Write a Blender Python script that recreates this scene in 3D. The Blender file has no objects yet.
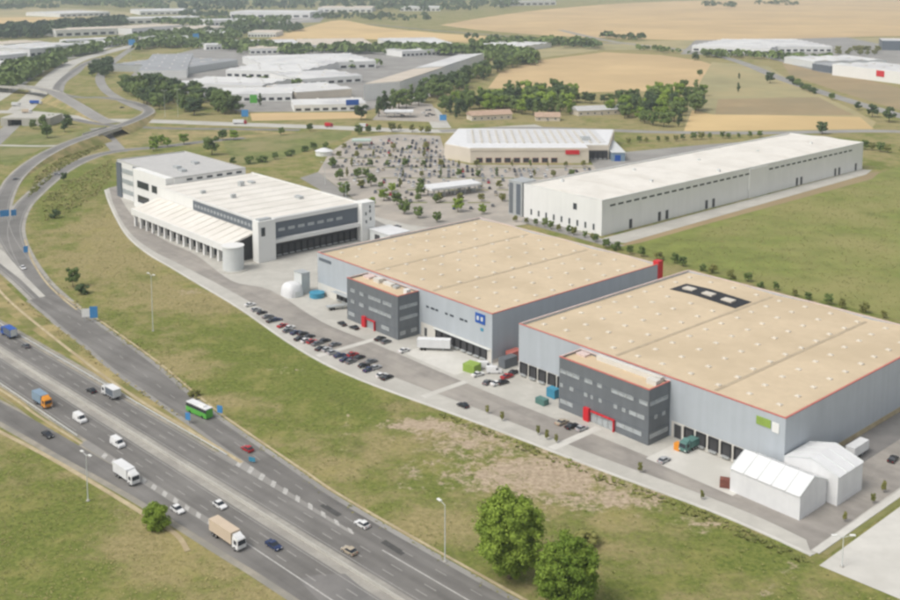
import bpy, math, random
import numpy as np
from mathutils import Vector, Matrix
random.seed(7); rng = np.random.default_rng(7)
scene = bpy.context.scene
col = scene.collection
R = math.radians

# ------------------------------------------------------------------ camera
CAM_H, FPX, PCY = 130.0, 1034.0, 97.0
PITCH = math.atan(125 / 1034)
cam = bpy.data.cameras.new('camera'); cam_o = bpy.data.objects.new('camera', cam); col.objects.link(cam_o)
cam_o.location = (0, 0, CAM_H); cam_o.rotation_euler = (math.pi / 2 - PITCH, 0, 0)
cam.sensor_width = 36; cam.lens = FPX / 900 * 36; cam.shift_y = -(300 - PCY) / 900
cam.clip_start = 1; cam.clip_end = 60000
scene.camera = cam_o

# ------------------------------------------------------------------ sky, sun, exposure
SUN_ELEV, SUN_AZ = R(54), R(238)          # azimuth clockwise from +Y (camera's forward); the sun stands behind on the left
world = bpy.data.worlds.new('World'); scene.world = world; world.use_nodes = True
wn = world.node_tree; wn.nodes.clear()
sky = wn.nodes.new('ShaderNodeTexSky'); sky.sky_type = 'NISHITA'; sky.sun_disc = False
sky.sun_elevation = SUN_ELEV; sky.sun_rotation = SUN_AZ; sky.dust_density = 4.0; sky.air_density = 1.0; sky.ozone_density = 0.6
hs = wn.nodes.new('ShaderNodeHueSaturation'); hs.inputs['Saturation'].default_value = 0.30
bg = wn.nodes.new('ShaderNodeBackground'); bg.inputs['Strength'].default_value = 0.145
wo = wn.nodes.new('ShaderNodeOutputWorld')
wn.links.new(sky.outputs[0], hs.inputs['Color']); wn.links.new(hs.outputs[0], bg.inputs['Color']); wn.links.new(bg.outputs[0], wo.inputs['Surface'])
sd = bpy.data.lights.new('sun', 'SUN'); sd.energy = 1.35; sd.angle = R(24); sd.color = (1.0, 0.95, 0.87)
so = bpy.data.objects.new('sun', sd); col.objects.link(so)
sdir = Vector((math.sin(SUN_AZ) * math.cos(SUN_ELEV), math.cos(SUN_AZ) * math.cos(SUN_ELEV), math.sin(SUN_ELEV)))
so.rotation_euler = (-sdir).to_track_quat('-Z', 'Y').to_euler(); so.location = (0, 0, 400)
vs = scene.view_settings; vs.view_transform = 'Standard'; vs.look = 'None'; vs.exposure = 0.24; vs.gamma = 1.0; vs.use_curve_mapping = False
scene.cycles.use_denoising = True
scene.cycles.max_bounces = 5; scene.cycles.volume_bounces = 1
scene.cycles.filter_width = 2.7

# ------------------------------------------------------------------ picture <-> ground helpers
_c, _s = math.cos(PITCH), math.sin(PITCH)
def G(u, v, z=0.0):
    x = (u - 450) / FPX; y = -(v - PCY) / FPX
    d = (x, _c + y * _s, -_s + y * _c); k = (z - CAM_H) / d[2]
    return Vector((d[0] * k, d[1] * k, z))
def PX(X, Y, Z=0):
    dz = Z - CAM_H; zc = Y * _c - dz * _s; yc = Y * _s + dz * _c
    return 450 + FPX * X / zc, PCY - FPX * yc / zc
EX = Vector((.662, -.7495, 0)); EY = Vector((.7495, .662, 0)); SITE_ROT = math.atan2(EX.y, EX.x)
ORG = G(493, 364)
def W(s, t, z=0): return ORG + EX * s + EY * t + Vector((0, 0, z))
HD = Vector((.713, -.7012, 0)); HN = Vector((.7012, .713, 0)); HROT = math.atan2(HD.y, HD.x)
def HW(h, n, z=0): return Vector((-100, 288, z)) + HD * h + HN * n
def metres(hpx, v): return hpx / (v + 28.0) * CAM_H

# ------------------------------------------------------------------ materials
def mat(name, c, rough=.8, var=.12, scale=1.0, c2=None, scale2=None, bump=0, metal=0, spec=.3, coord='pos', detail=4, streak=None, vstreak=0):
    m = bpy.data.materials.new(name); m.use_nodes = True; nt = m.node_tree; b = nt.nodes['Principled BSDF']
    b.inputs['Roughness'].default_value = rough; b.inputs['Metallic'].default_value = metal
    b.inputs['Specular IOR Level'].default_value = spec
    if var or c2:
        if coord == 'pos':
            g = nt.nodes.new('ShaderNodeNewGeometry'); src = g.outputs['Position']
        else:
            g = nt.nodes.new('ShaderNodeTexCoord'); src = g.outputs['Object']
        n = nt.nodes.new('ShaderNodeTexNoise'); n.inputs['Scale'].default_value = scale; n.inputs['Detail'].default_value = detail
        n.inputs['Roughness'].default_value = .65
        nt.links.new(src, n.inputs['Vector'])
        r = nt.nodes.new('ShaderNodeValToRGB')
        lo = [max(0, x * (1 - var)) for x in c]; hi = [min(1, x * (1 + var)) for x in c]
        r.color_ramp.elements[0].position = .3; r.color_ramp.elements[1].position = .7
        r.color_ramp.elements[0].color = (*lo, 1); r.color_ramp.elements[1].color = (*hi, 1)
        nt.links.new(n.outputs['Fac'], r.inputs['Fac']); out = r.outputs['Color']
        if c2:
            n2 = nt.nodes.new('ShaderNodeTexNoise'); n2.inputs['Scale'].default_value = scale2 or scale * .2; n2.inputs['Detail'].default_value = 5
            n2.inputs['Roughness'].default_value = .6; nt.links.new(src, n2.inputs['Vector'])
            mr = nt.nodes.new('ShaderNodeMapRange'); mr.inputs[1].default_value = .45; mr.inputs[2].default_value = .62
            nt.links.new(n2.outputs['Fac'], mr.inputs[0])
            mx = nt.nodes.new('ShaderNodeMix'); mx.data_type = 'RGBA'; nt.links.new(mr.outputs[0], mx.inputs['Factor'])
            nt.links.new(out, mx.inputs['A']); mx.inputs['B'].default_value = (*c2, 1); out = mx.outputs['Result']
        if streak or vstreak:     # wear drawn out along a direction, or rain streaks down a wall
            mp = nt.nodes.new('ShaderNodeMapping'); nt.links.new(src, mp.inputs['Vector'])
            if streak: mp.vector_type = 'TEXTURE'; mp.inputs['Rotation'].default_value = (0, 0, math.radians(streak[0])); mp.inputs['Scale'].default_value = (1 / streak[2], 1 / streak[1], 1)
            else: mp.inputs['Scale'].default_value = (.55, .55, .03)
            n3 = nt.nodes.new('ShaderNodeTexNoise'); n3.inputs['Scale'].default_value = 1; n3.inputs['Detail'].default_value = 4; nt.links.new(mp.outputs[0], n3.inputs['Vector'])
            r3 = nt.nodes.new('ShaderNodeMapRange'); r3.inputs[1].default_value = .3; r3.inputs[2].default_value = .7; a3 = streak[3] if streak else vstreak
            r3.inputs[3].default_value = 1 - a3; r3.inputs[4].default_value = 1 + a3; nt.links.new(n3.outputs['Fac'], r3.inputs[0])
            m3 = nt.nodes.new('ShaderNodeVectorMath'); m3.operation = 'SCALE'; nt.links.new(out, m3.inputs[0]); nt.links.new(r3.outputs[0], m3.inputs['Scale']); out = m3.outputs[0]
        nt.links.new(out, b.inputs['Base Color'])
        if bump:
            bm = nt.nodes.new('ShaderNodeBump'); bm.inputs['Strength'].default_value = 1; bm.inputs['Distance'].default_value = bump
            nt.links.new(n.outputs['Fac'], bm.inputs['Height']); nt.links.new(bm.outputs[0], b.inputs['Normal'])
    else:
        b.inputs['Base Color'].default_value = (*c, 1)
    return m
M = {}
M['plain'] = mat('plain', (.20, .19, .115), .95, .3, .004, (.29, .25, .15), .0016)
M['asphalt'] = mat('asphalt', (.155, .148, .138), .9, .12, .12, (.19, .182, .17), .035, streak=(-44.5, .45, .012, .17))
M['asphalt_ramp'] = mat('asphalt_ramp', (.165, .16, .15), .9, .12, .12, (.20, .192, .18), .03)
M['asphalt_old'] = mat('asphalt_old', (.25, .24, .222), .9, .1, .10, (.30, .29, .268), .03)
M['asphalt_worn'] = mat('asphalt_worn', (.165, .16, .153), .9, .14, .15, (.21, .20, .19), .05)
M['site_asphalt'] = mat('site_asphalt', (.27, .25, .225), .9, .1, .2, (.33, .305, .27), .05, streak=(-48.5, .3, .02, .12))
M['shoulder'] = mat('shoulder', (.30, .275, .225), .95, .18, .3, (.24, .23, .20), .08)
M['gravel'] = mat('gravel', (.34, .325, .29), .95, .14, .5, (.28, .265, .24), .1)
M['concrete'] = mat('concrete', (.46, .445, .40), .85, .08, .3, (.40, .385, .345), .06)
M['concrete_pale'] = mat('concrete_pale', (.56, .545, .50), .85, .07, .25, (.49, .475, .43), .05)
M['ditch'] = mat('ditch', (.44, .37, .235), .9, .16, .4, (.36, .29, .18), .12)
M['paint'] = mat('paint', (.62, .62, .59), .7, .1, 1.5)
M['paint_mid'] = mat('paint_mid', (.42, .41, .385), .8, .2, .9)
M['paint_worn'] = mat('paint_worn', (.30, .29, .272), .8, .14, 1.0)
M['tan_field'] = mat('tan_field', (.52, .38, .20), .95, .10, .01, (.44, .32, .17), .0035)
M['gold_field'] = mat('gold_field', (.56, .41, .20), .95, .08, .01, (.48, .35, .17), .004)
M['brown_field'] = mat('brown_field', (.31, .235, .13), .95, .12, .02, (.26, .21, .12), .007)
M['olive_field'] = mat('olive_field', (.30, .27, .14), .95, .15, .02, (.38, .31, .16), .006)
M['green_field'] = mat('green_field', (.175, .20, .048), .95, .25, .09, (.25, .235, .085), .013)
M['dry_grass'] = mat('dry_grass', (.31, .25, .115), .95, .28, .12, (.165, .17, .05), .05)
M['mid_grass'] = mat('mid_grass', (.155, .175, .05), .95, .25, .1, (.24, .215, .095), .025)
M['lot'] = mat('lot', (.40, .36, .31), .9, .10, .1, (.31, .285, .25), .04)
M['roof_tan'] = mat('roof_tan', (.555, .452, .312), .9, .05, .35, (.50, .405, .275), .045, streak=(-48.55, .12, .05, .03))
M['roof_tan2'] = mat('roof_tan2', (.58, .455, .30), .9, .05, .5, (.54, .43, .29), .09)
M['roof_white'] = mat('roof_white', (.70, .67, .61), .7, .05, .3, (.63, .60, .54), .06)
M['roof_grey'] = mat('roof_grey', (.46, .455, .44), .8, .08, .3)
M['roof_far'] = mat('roof_far', (.60, .60, .585), .7, .08, .05, (.48, .48, .48), .02)
M['roof_far_tan'] = mat('roof_far_tan', (.52, .46, .38), .8, .08, .05)
M['roof_far_grey'] = mat('roof_far_grey', (.30, .31, .32), .8, .1, .05)
M['clad_grey'] = mat('clad_grey', (.405, .44, .47), .45, .03, .2, spec=.4, vstreak=.045)
M['clad_dark'] = mat('clad_dark', (.138, .152, .165), .4, .05, .2, spec=.4, vstreak=.07)
M['clad_slate'] = mat('clad_slate', (.115, .135, .16), .4, .05, .3)
M['white_wall'] = mat('white_wall', (.72, .72, .695), .7, .03, .1, vstreak=.025)
M['white_soft'] = mat('white_soft', (.68, .68, .66), .7, .05, .1)
M['cream_wall'] = mat('cream_wall', (.60, .54, .45), .8, .06, .1)
M['band_white'] = mat('band_white', (.60, .58, .53), .75, .05, .3)
M['membrane'] = mat('membrane', (.66, .665, .665), .6, .05, .25, vstreak=.03)
M['red_trim'] = mat('red_trim', (.50, .16, .13), .5, .08, .3)
M['pink_trim'] = mat('pink_trim', (.62, .50, .46), .6, .06, .3)
M['red'] = mat('red', (.55, .02, .03), .45, .06, .4)
M['blue'] = mat('blue', (.015, .085, .36), .4, .06, .5)
M['sign_blue'] = mat('sign_blue', (.06, .24, .50), .4, .05, .5)
M['teal'] = mat('teal', (.03, .20, .22), .5, .08, .5)
M['cyan'] = mat('cyan', (.05, .24, .36), .5, .1, .5)
M['lime'] = mat('lime', (.30, .46, .05), .5, .06, .5)
M['green_paint'] = mat('green_paint', (.10, .38, .06), .4, .05, .5)
M['orange'] = mat('orange', (.70, .28, .03), .45, .06, .5)
M['asphalt_dark'] = mat('asphalt_dark', (.075, .073, .07), .9, .2, .5)
M['pale_green'] = mat('pale_green', (.42, .52, .46), .6, .06, .5)
M['lime_dull'] = mat('lime_dull', (.25, .36, .07), .6, .1, .5)
M['dull_teal'] = mat('dull_teal', (.09, .19, .17), .6, .1, .5)
M['rust'] = mat('rust', (.20, .075, .055), .8, .25, 1.0)
M['dark'] = mat('dark', (.022, .023, .026), .6, .1, .5)
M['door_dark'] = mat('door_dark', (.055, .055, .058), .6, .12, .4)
M['glass'] = mat('glass', (.03, .036, .045), .12, .05, .5, spec=.6)
M['glass_sky_pale'] = mat('glass_sky_pale', (.36, .39, .40), .15, .15, .3, spec=.6)  # pale base colour stands in for sky reflected in the panes
M['tyre'] = mat('tyre', (.02, .02, .02), .85, .1, 1)
M['rim'] = mat('rim', (.45, .45, .46), .35, .05, 1, metal=.6)
M['lamp_white'] = mat('lamp_white', (.75, .75, .72), .3, .03, 1)
M['lamp_red'] = mat('lamp_red', (.40, .02, .02), .3, .03, 1)
M['steel'] = mat('steel', (.46, .48, .48), .45, .08, .4, metal=.3)
M['steel_pale'] = mat('steel_pale', (.58, .60, .59), .5, .05, .3)
M['skylight'] = mat('skylight', (.60, .55, .46), .3, .05, .3, spec=.5)
M['gutter'] = mat('gutter', (.40, .33, .235), .9, .12, .3)
M['bark'] = mat('bark', (.12, .09, .06), .9, .2, 2)
M['roof_tile'] = mat('roof_tile', (.42, .30, .22), .9, .12, .3)
M['seam'] = mat('seam', (.52, .50, .46), .8, .08, .3)
M['haul_tan'] = mat('haul_tan', (.55, .45, .34), .6, .05, .3)
M['haul_blue'] = mat('haul_blue', (.20, .28, .36), .5, .05, .3)
CARC = {'white': (.72, .72, .71), 'silver': (.42, .43, .44), 'grey': (.16, .165, .17), 'black': (.022, .022, .025),
        'dark blue': (.02, .035, .10), 'red': (.38, .02, .025), 'beige': (.42, .36, .27)}
for k, v in CARC.items(): M['car ' + k] = mat('car_paint_' + k.replace(' ', '_'), v, .25, .03, 1.0, spec=.6, coord='obj')

def leaf_mat(name, a, b, trans=.25):
    m = bpy.data.materials.new(name); m.use_nodes = True; nt = m.node_tree; bs = nt.nodes['Principled BSDF']
    at = nt.nodes.new('ShaderNodeAttribute'); at.attribute_name = 'tint'
    oi = nt.nodes.new('ShaderNodeObjectInfo')
    ad = nt.nodes.new('ShaderNodeMath'); ad.operation = 'MULTIPLY_ADD'; ad.inputs[1].default_value = .45; nt.links.new(oi.outputs['Random'], ad.inputs[0])
    ml = nt.nodes.new('ShaderNodeMath'); ml.operation = 'MULTIPLY'; ml.inputs[1].default_value = .7
    nt.links.new(at.outputs['Fac'], ml.inputs[0]); nt.links.new(ml.outputs[0], ad.inputs[2])
    mx = nt.nodes.new('ShaderNodeMix'); mx.data_type = 'RGBA'; mx.inputs['A'].default_value = (*a, 1); mx.inputs['B'].default_value = (*b, 1)
    nt.links.new(ad.outputs[0], mx.inputs['Factor']); nt.links.new(mx.outputs['Result'], bs.inputs['Base Color'])
    bs.inputs['Roughness'].default_value = .75; bs.inputs['Specular IOR Level'].default_value = .2
    return m
M['leaf_bright'] = leaf_mat('leaf_bright', (.075, .135, .014), (.27, .36, .055))
M['leaf_mid'] = leaf_mat('leaf_mid', (.06, .10, .026), (.17, .225, .065))
M['leaf_dark'] = leaf_mat('leaf_dark', (.035, .06, .026), (.095, .135, .05))
M['leaf_olive'] = leaf_mat('leaf_olive', (.10, .12, .03), (.26, .25, .08))
M['leaf_straw'] = leaf_mat('leaf_straw', (.24, .22, .08), (.46, .37, .18))
M['leaf_weed'] = leaf_mat('leaf_weed', (.12, .155, .03), (.33, .285, .12))

# ------------------------------------------------------------------ mesh helpers
class MB:
    def __init__(self): self.v = []; self.f = []; self.mi = []
    def add(self, vs, fs, mi=0):
        o = len(self.v); self.v += [tuple(p) for p in vs]
        for f in fs: self.f.append([o + i for i in f]); self.mi.append(mi)
        return self
    def box(self, x0, x1, y0, y1, z0, z1, mi=0):
        vs = [(x0, y0, z0), (x1, y0, z0), (x1, y1, z0), (x0, y1, z0), (x0, y0, z1), (x1, y0, z1), (x1, y1, z1), (x0, y1, z1)]
        return self.add(vs, [(0, 3, 2, 1), (4, 5, 6, 7), (0, 1, 5, 4), (1, 2, 6, 5), (2, 3, 7, 6), (3, 0, 4, 7)], mi)
    def prism(self, poly, z0, z1, mi=0):
        a = sum(poly[i][0] * poly[(i + 1) % len(poly)][1] - poly[(i + 1) % len(poly)][0] * poly[i][1] for i in range(len(poly)))
        if a < 0: poly = poly[::-1]
        n = len(poly)
        vs = [(p[0], p[1], z0) for p in poly] + [(p[0], p[1], z1) for p in poly]
        fs = [tuple(range(n))[::-1], tuple(range(n, 2 * n))] + [(i, (i + 1) % n, n + (i + 1) % n, n + i) for i in range(n)]
        return self.add(vs, fs, mi)
    def xprism(self, prof, y0, y1, mi=0, ins=None):
        """profile in x,z drawn out along y; ins insets the profile's upper points sideways"""
        n = len(prof); ins = ins or [0] * n
        vs = [(p[0], y0 + k, p[1]) for p, k in zip(prof, ins)] + [(p[0], y1 - k, p[1]) for p, k in zip(prof, ins)]
        fs = [tuple(range(n)), tuple(range(n, 2 * n))[::-1]] + [(i, n + i, n + (i + 1) % n, (i + 1) % n) for i in range(n)]
        return self.add(vs, fs, mi)
    def cyl(self, cx, cy, r0, z0, z1, n=10, r1=None, mi=0):
        r1 = r0 if r1 is None else r1
        vs = [(cx + r0 * math.cos(2 * math.pi * i / n), cy + r0 * math.sin(2 * math.pi * i / n), z0) for i in range(n)]
        vs += [(cx + r1 * math.cos(2 * math.pi * i / n), cy + r1 * math.sin(2 * math.pi * i / n), z1) for i in range(n)]
        return self.add(vs, [tuple(range(n))[::-1], tuple(range(n, 2 * n))] + [(i, (i + 1) % n, n + (i + 1) % n, n + i) for i in range(n)], mi)
    def ycyl(self, cx, cz, r, y0, y1, n=12, mi=0):
        vs = [(cx + r * math.cos(2 * math.pi * i / n), y0, cz + r * math.sin(2 * math.pi * i / n)) for i in range(n)]
        vs += [(cx + r * math.cos(2 * math.pi * i / n), y1, cz + r * math.sin(2 * math.pi * i / n)) for i in range(n)]
        return self.add(vs, [tuple(range(n)), tuple(range(n, 2 * n))[::-1]] + [(i, n + i, n + (i + 1) % n, (i + 1) % n) for i in range(n)], mi)
    def tube(self, a, b, r0, r1, n=6, mi=0):
        a = Vector(a); b = Vector(b); d = (b - a).normalized()
        u = d.orthogonal().normalized(); w = d.cross(u)
        vs = [a + (u * math.cos(2 * math.pi * i / n) + w * math.sin(2 * math.pi * i / n)) * r0 for i in range(n)]
        vs += [b + (u * math.cos(2 * math.pi * i / n) + w * math.sin(2 * math.pi * i / n)) * r1 for i in range(n)]
        return self.add(vs, [tuple(range(n))[::-1], tuple(range(n, 2 * n))] + [(i, (i + 1) % n, n + (i + 1) % n, n + i) for i in range(n)], mi)
    def mesh(self, name, mats):
        me = bpy.data.meshes.new(name); me.from_pydata(self.v, [], self.f)
        for m in (mats if isinstance(mats, list) else [mats]): me.materials.append(M[m] if isinstance(m, str) else m)
        if isinstance(mats, list) and len(mats) > 1: me.polygons.foreach_set('material_index', self.mi)
        return me
    def build(self, name, mats, parent=None):
        o = bpy.data.objects.new(name, self.mesh(name, mats)); col.objects.link(o); o.parent = parent; return o
def put(name, me, parent=None, loc=(0, 0, 0), rz=0, sc=None):
    o = bpy.data.objects.new(name, me); col.objects.link(o); o.parent = parent; o.location = loc; o.rotation_euler = (0, 0, rz)
    if sc is not None: o.scale = sc if hasattr(sc, '__len__') else (sc, sc, sc)
    return o
def tag(o, label, cat, group=None):
    o['label'] = label; o['category'] = cat
    if group: o['group'] = group
    return o
def struct(o): o['kind'] = 'structure'; return o
def thing(name, label, cat, loc=(0, 0, 0), rz=0, group=None):
    o = bpy.data.objects.new(name, None); col.objects.link(o); o.location = loc; o.rotation_euler = (0, 0, rz); o.empty_display_size = .5
    return tag(o, label, cat, group)
def smooth(pts, sub=6):
    pts = [Vector(p) for p in pts]; out = []
    P = [pts[0] * 2 - pts[1]] + pts + [pts[-1] * 2 - pts[-2]]
    for i in range(1, len(P) - 2):
        a, b, c, d = P[i - 1:i + 3]
        for k in range(sub):
            t = k / sub
            out.append(.5 * ((2 * b) + (c - a) * t + (2 * a - 5 * b + 4 * c - d) * t * t + (3 * b - a - 3 * c + d) * t ** 3))
    out.append(pts[-1]); return out
def sheet(name, pts, z, m, sub=0, parent=None, thick=0):
    p = [G(*q) if len(q) == 2 else Vector(q) for q in pts]
    if sub: p = smooth(p + [p[0]], sub)[:-1]
    a = sum(p[i].x * p[(i + 1) % len(p)].y - p[(i + 1) % len(p)].x * p[i].y for i in range(len(p)))
    if a < 0: p = p[::-1]
    b = MB(); b.add([(q.x, q.y, z) for q in p], [tuple(range(len(p)))])
    o = b.build(name, m, parent)
    return o if parent else struct(o)
def offs(line, d):
    out = []
    for i, p in enumerate(line):
        a = line[max(0, i - 1)]; b = line[min(len(line) - 1, i + 1)]; t = (b - a); t.z = 0; t.normalize()
        out.append(p + Vector((-t.y, t.x, 0)) * d)
    return out
def strip(name, lineL, lineR, z, m, parent=None):
    """a sheet between two lines with equal counts"""
    n = len(lineL); b = MB()
    b.add([(p.x, p.y, z if z is not None else p.z) for p in lineL] + [(p.x, p.y, z if z is not None else p.z) for p in lineR],
          [(i + 1, i, n + i, n + i + 1) for i in range(n - 1)])
    o = b.build(name, m, parent)
    return o if parent else struct(o)
def ribbon(name, pts, w, z, m, sub=6, parent=None):
    line = smooth([G(*p) if len(p) == 2 else Vector(p) for p in pts], sub)
    return strip(name, offs(line, w / 2), offs(line, -w / 2), z, m, parent), line
def kerb(name, line, w, h, m, z0=0, parent=None):
    L = offs(line, w / 2); Rr = offs(line, -w / 2); n = len(line); b = MB()
    vs = []
    for a, c in zip(L, Rr): vs += [(a.x, a.y, z0), (a.x, a.y, z0 + h), (c.x, c.y, z0 + h), (c.x, c.y, z0)]
    fs = []
    for i in range(n - 1):
        o, q = 4 * i, 4 * i + 4
        fs += [(o, o + 1, q + 1, q), (o + 1, o + 2, q + 2, q + 1), (o + 2, o + 3, q + 3, q + 2)]
    b.add(vs, fs); o = b.build(name, m, parent)
    return o if parent else struct(o)
def along(line, step, start=0):
    out = []; acc = -start
    for a, b in zip(line[:-1], line[1:]):
        L = (b - a).length; d = b - a
        while acc <= L:
            if acc >= 0: out.append((a + d * (acc / L), math.atan2(d.y, d.x)))
            acc += step
        acc -= L
    return out
def dashes(name, line, step, ln, w, z, m, parent=None):
    b = MB()
    for p, a in along(line, step):
        t = Vector((math.cos(a), math.sin(a), 0)); n = Vector((-t.y, t.x, 0))
        q = [p - t * ln / 2 - n * w / 2, p + t * ln / 2 - n * w / 2, p + t * ln / 2 + n * w / 2, p - t * ln / 2 + n * w / 2]
        b.add([(x.x, x.y, z) for x in q], [(0, 1, 2, 3)])
    o = b.build(name, m, parent)
    return o if parent else struct(o)
def inpoly(x, y, poly):
    r = np.zeros(len(x), bool); n = len(poly)
    for i in range(n):
        x0, y0 = poly[i]; x1, y1 = poly[(i + 1) % n]
        if y0 == y1: continue
        c = ((y0 > y) != (y1 > y)) & (x < (x1 - x0) * (y - y0) / (y1 - y0) + x0); r ^= c
    return r
# ================================================================== GROUND
def ground():
    xs = np.concatenate([-np.geomspace(430, 26000, 26)[::-1], np.arange(-420, 421, 3.0), np.geomspace(430, 26000, 26)])
    ys = np.concatenate([[-9000, -3000, -900, -300, 0, 90, 140], np.arange(150, 761, 3.0), np.geomspace(775, 30000, 40)])
    X, Y = np.meshgrid(xs, ys); nx, ny = len(xs), len(ys)
    co = np.zeros((nx * ny, 3)); co[:, 0] = X.ravel(); co[:, 1] = Y.ravel()
    i = np.arange(nx * ny).reshape(ny, nx)
    q = np.stack([i[:-1, :-1], i[:-1, 1:], i[1:, 1:], i[1:, :-1]], -1).reshape(-1, 4)
    me = bpy.data.meshes.new('ground')
    me.vertices.add(len(co)); me.vertices.foreach_set('co', co.ravel())
    me.loops.add(q.size); me.loops.foreach_set('vertex_index', q.ravel())
    me.polygons.add(len(q)); me.polygons.foreach_set('loop_start', np.arange(0, q.size, 4)); me.polygons.foreach_set('loop_total', np.full(len(q), 4))
    me.update(calc_edges=True)
    gr, so = ground_cover(co[:, 0], co[:, 1])
    for nm, a in (('green', gr), ('soil', so)):
        at = me.attributes.new(nm, 'FLOAT', 'POINT'); at.data.foreach_set('value', a.astype(np.float32))
    m = bpy.data.materials.new('grassland'); m.use_nodes = True; nt = m.node_tree; bs = nt.nodes['Principled BSDF']
    bs.inputs['Roughness'].default_value = .95; bs.inputs['Specular IOR Level'].default_value = .1
    geo = nt.nodes.new('ShaderNodeNewGeometry')
    def noise(sc, det=5, rough=.65):
        n = nt.nodes.new('ShaderNodeTexNoise'); n.inputs['Scale'].default_value = sc; n.inputs['Detail'].default_value = det; n.inputs['Roughness'].default_value = rough
        nt.links.new(geo.outputs['Position'], n.inputs['Vector']); return n.outputs['Fac']
    def math_(op, a, b=None, c=None):
        n = nt.nodes.new('ShaderNodeMath'); n.operation = op
        for k, x in enumerate((a, b, c)):
            if x is None: continue
            if isinstance(x, (int, float)): n.inputs[k].default_value = x
            else: nt.links.new(x, n.inputs[k])
        return n.outputs[0]
    def attr(nm):
        a = nt.nodes.new('ShaderNodeAttribute'); a.attribute_name = nm; return a.outputs['Fac']
    def ramp(f, lo, hi):
        r = nt.nodes.new('ShaderNodeMapRange'); r.interpolation_type = 'SMOOTHSTEP'; r.inputs[1].default_value = lo; r.inputs[2].default_value = hi
        nt.links.new(f, r.inputs[0]); return r.outputs[0]
    def mixc(f, a, b):
        n = nt.nodes.new('ShaderNodeMix'); n.data_type = 'RGBA'; nt.links.new(f, n.inputs['Factor'])
        for k, x in (('A', a), ('B', b)):
            if isinstance(x, tuple): n.inputs[k].default_value = (*x, 1)
            else: nt.links.new(x, n.inputs[k])
        return n.outputs['Result']
    nb, nm_, nf, nc = noise(.018), noise(.085, 7, .72), noise(.75, 6, .75), noise(.28, 6, .7)
    g = math_('ADD', attr('green'), math_('MULTIPLY_ADD', nm_, 2.1, -1.05)); g = math_('ADD', g, math_('MULTIPLY_ADD', nb, 1.7, -.85)); g = math_('ADD', g, math_('MULTIPLY_ADD', nf, .7, -.35))
    s = math_('ADD', attr('soil'), math_('MULTIPLY_ADD', nc, 1.9, -.95)); s = math_('ADD', s, math_('MULTIPLY_ADD', nb, .8, -.4)); s = math_('ADD', s, math_('MULTIPLY_ADD', nf, .9, -.45))
    dry = mixc(ramp(nf, .35, .65), (.225, .195, .086), (.345, .290, .142))
    grn = mixc(ramp(nf, .35, .65), (.100, .132, .028), (.195, .215, .055))
    soil = mixc(ramp(nf, .3, .7), (.30, .235, .165), (.50, .405, .295))
    c = mixc(ramp(g, .2, .8), dry, grn); c = mixc(math_('MULTIPLY', ramp(noise(.06, 8, .72), .50, .66), .55), c, (.30, .265, .10)); c = mixc(ramp(s, .38, .8), c, soil)
    c = mixc(math_('MULTIPLY', ramp(noise(.045, 8, .75), .54, .72), .62), c, (.105, .112, .040))
    nt.links.new(c, bs.inputs['Base Color'])
    bp = nt.nodes.new('ShaderNodeBump'); bp.inputs['Distance'].default_value = .5; bp.inputs['Strength'].default_value = .8
    nt.links.new(math_('ADD', math_('MULTIPLY', nf, .6), nm_), bp.inputs['Height']); nt.links.new(bp.outputs[0], bs.inputs['Normal'])
    me.materials.append(m); o = bpy.data.objects.new('ground', me); col.objects.link(o); return struct(o)
GREEN = [(300, 355, 80, 34, .55), (345, 405, 60, 26, .5), (240, 335, 40, 25, .25), (415, 490, 60, 25, .3), (50, 515, 75, 42, .5), (25, 580, 60, 30, .3), (45, 195, 30, 25, .4),
         (95, 180, 30, 18, .3), (60, 225, 22, 18, .3), (690, 545, 70, 18, .35), (760, 560, 60, 25, .3), (560, 560, 90, 30, .1), (640, 585, 80, 20, .35), (330, 385, 200, 12, .1),
         (120, 235, 60, 26, -.32), (85, 265, 40, 20, -.2), (170, 296, 40, 14, -.35), (215, 305, 40, 10, -.2), (380, 470, 60, 20, -.22), (450, 520, 60, 25, -.15), (610, 540, 60, 25, -.15), (170, 370, 50, 9, -.55), (230, 400, 45, 8, -.4), (150, 545, 70, 30, -.35), (230, 580, 60, 20, -.3), (370, 450, 60, 18, -.1), (700, 90, 400, 60, -.2)]
SOIL = [(470, 438, 70, 14, .6), (420, 424, 42, 6, .9), (560, 468, 60, 16, .6), (505, 478, 80, 24, .40), (600, 490, 90, 22, .25), (620, 500, 60, 14, .45), (530, 500, 40, 25, .2), (700, 525, 30, 8, .55), (795, 567, 16, 7, .6), (770, 590, 26, 7, .5),
        (345, 425, 8, 26, .4), (128, 515, 40, 20, .25), (150, 300, 30, 8, .2), (190, 292, 22, 4, .5), (110, 235, 40, 20, .2), (285, 370, 35, 5, .35), (410, 480, 12, 26, .3), (455, 470, 50, 30, .12), (560, 590, 30, 10, .3),
        (140, 355, 20, 10, .3), (545, 583, 30, 10, .3)]
def ground_cover(X, Y):
    dz = -CAM_H; zc = Y * _c - dz * _s; ok = zc > 20; zc = np.where(ok, zc, 20); yc = Y * _s + dz * _c
    U = 450 + FPX * X / zc; V = PCY - FPX * yc / zc
    gr = np.where(Y > 800, .46, .50); so = np.full(len(X), .06)
    for (arr, lst) in ((gr, GREEN), (so, SOIL)):
        for u, v, ru, rv, w in lst: arr += w * np.exp(-((U - u) / ru) ** 2 - ((V - v) / rv) ** 2) * ok
    return gr, so
ground()

# ================================================================== MOTORWAY (straight, along HD; n counts metres towards the site)
def hline(n, h0=-420, h1=320, k=2): return [HW(h0 + (h1 - h0) * i / (k - 1), n) for i in range(k)]
def hl(pts): return smooth([HW(h, n) for h, n in pts], 6)
def hstrip(name, a, b, z, m): return strip(name, hl(b), hl(a), z, m)
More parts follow.
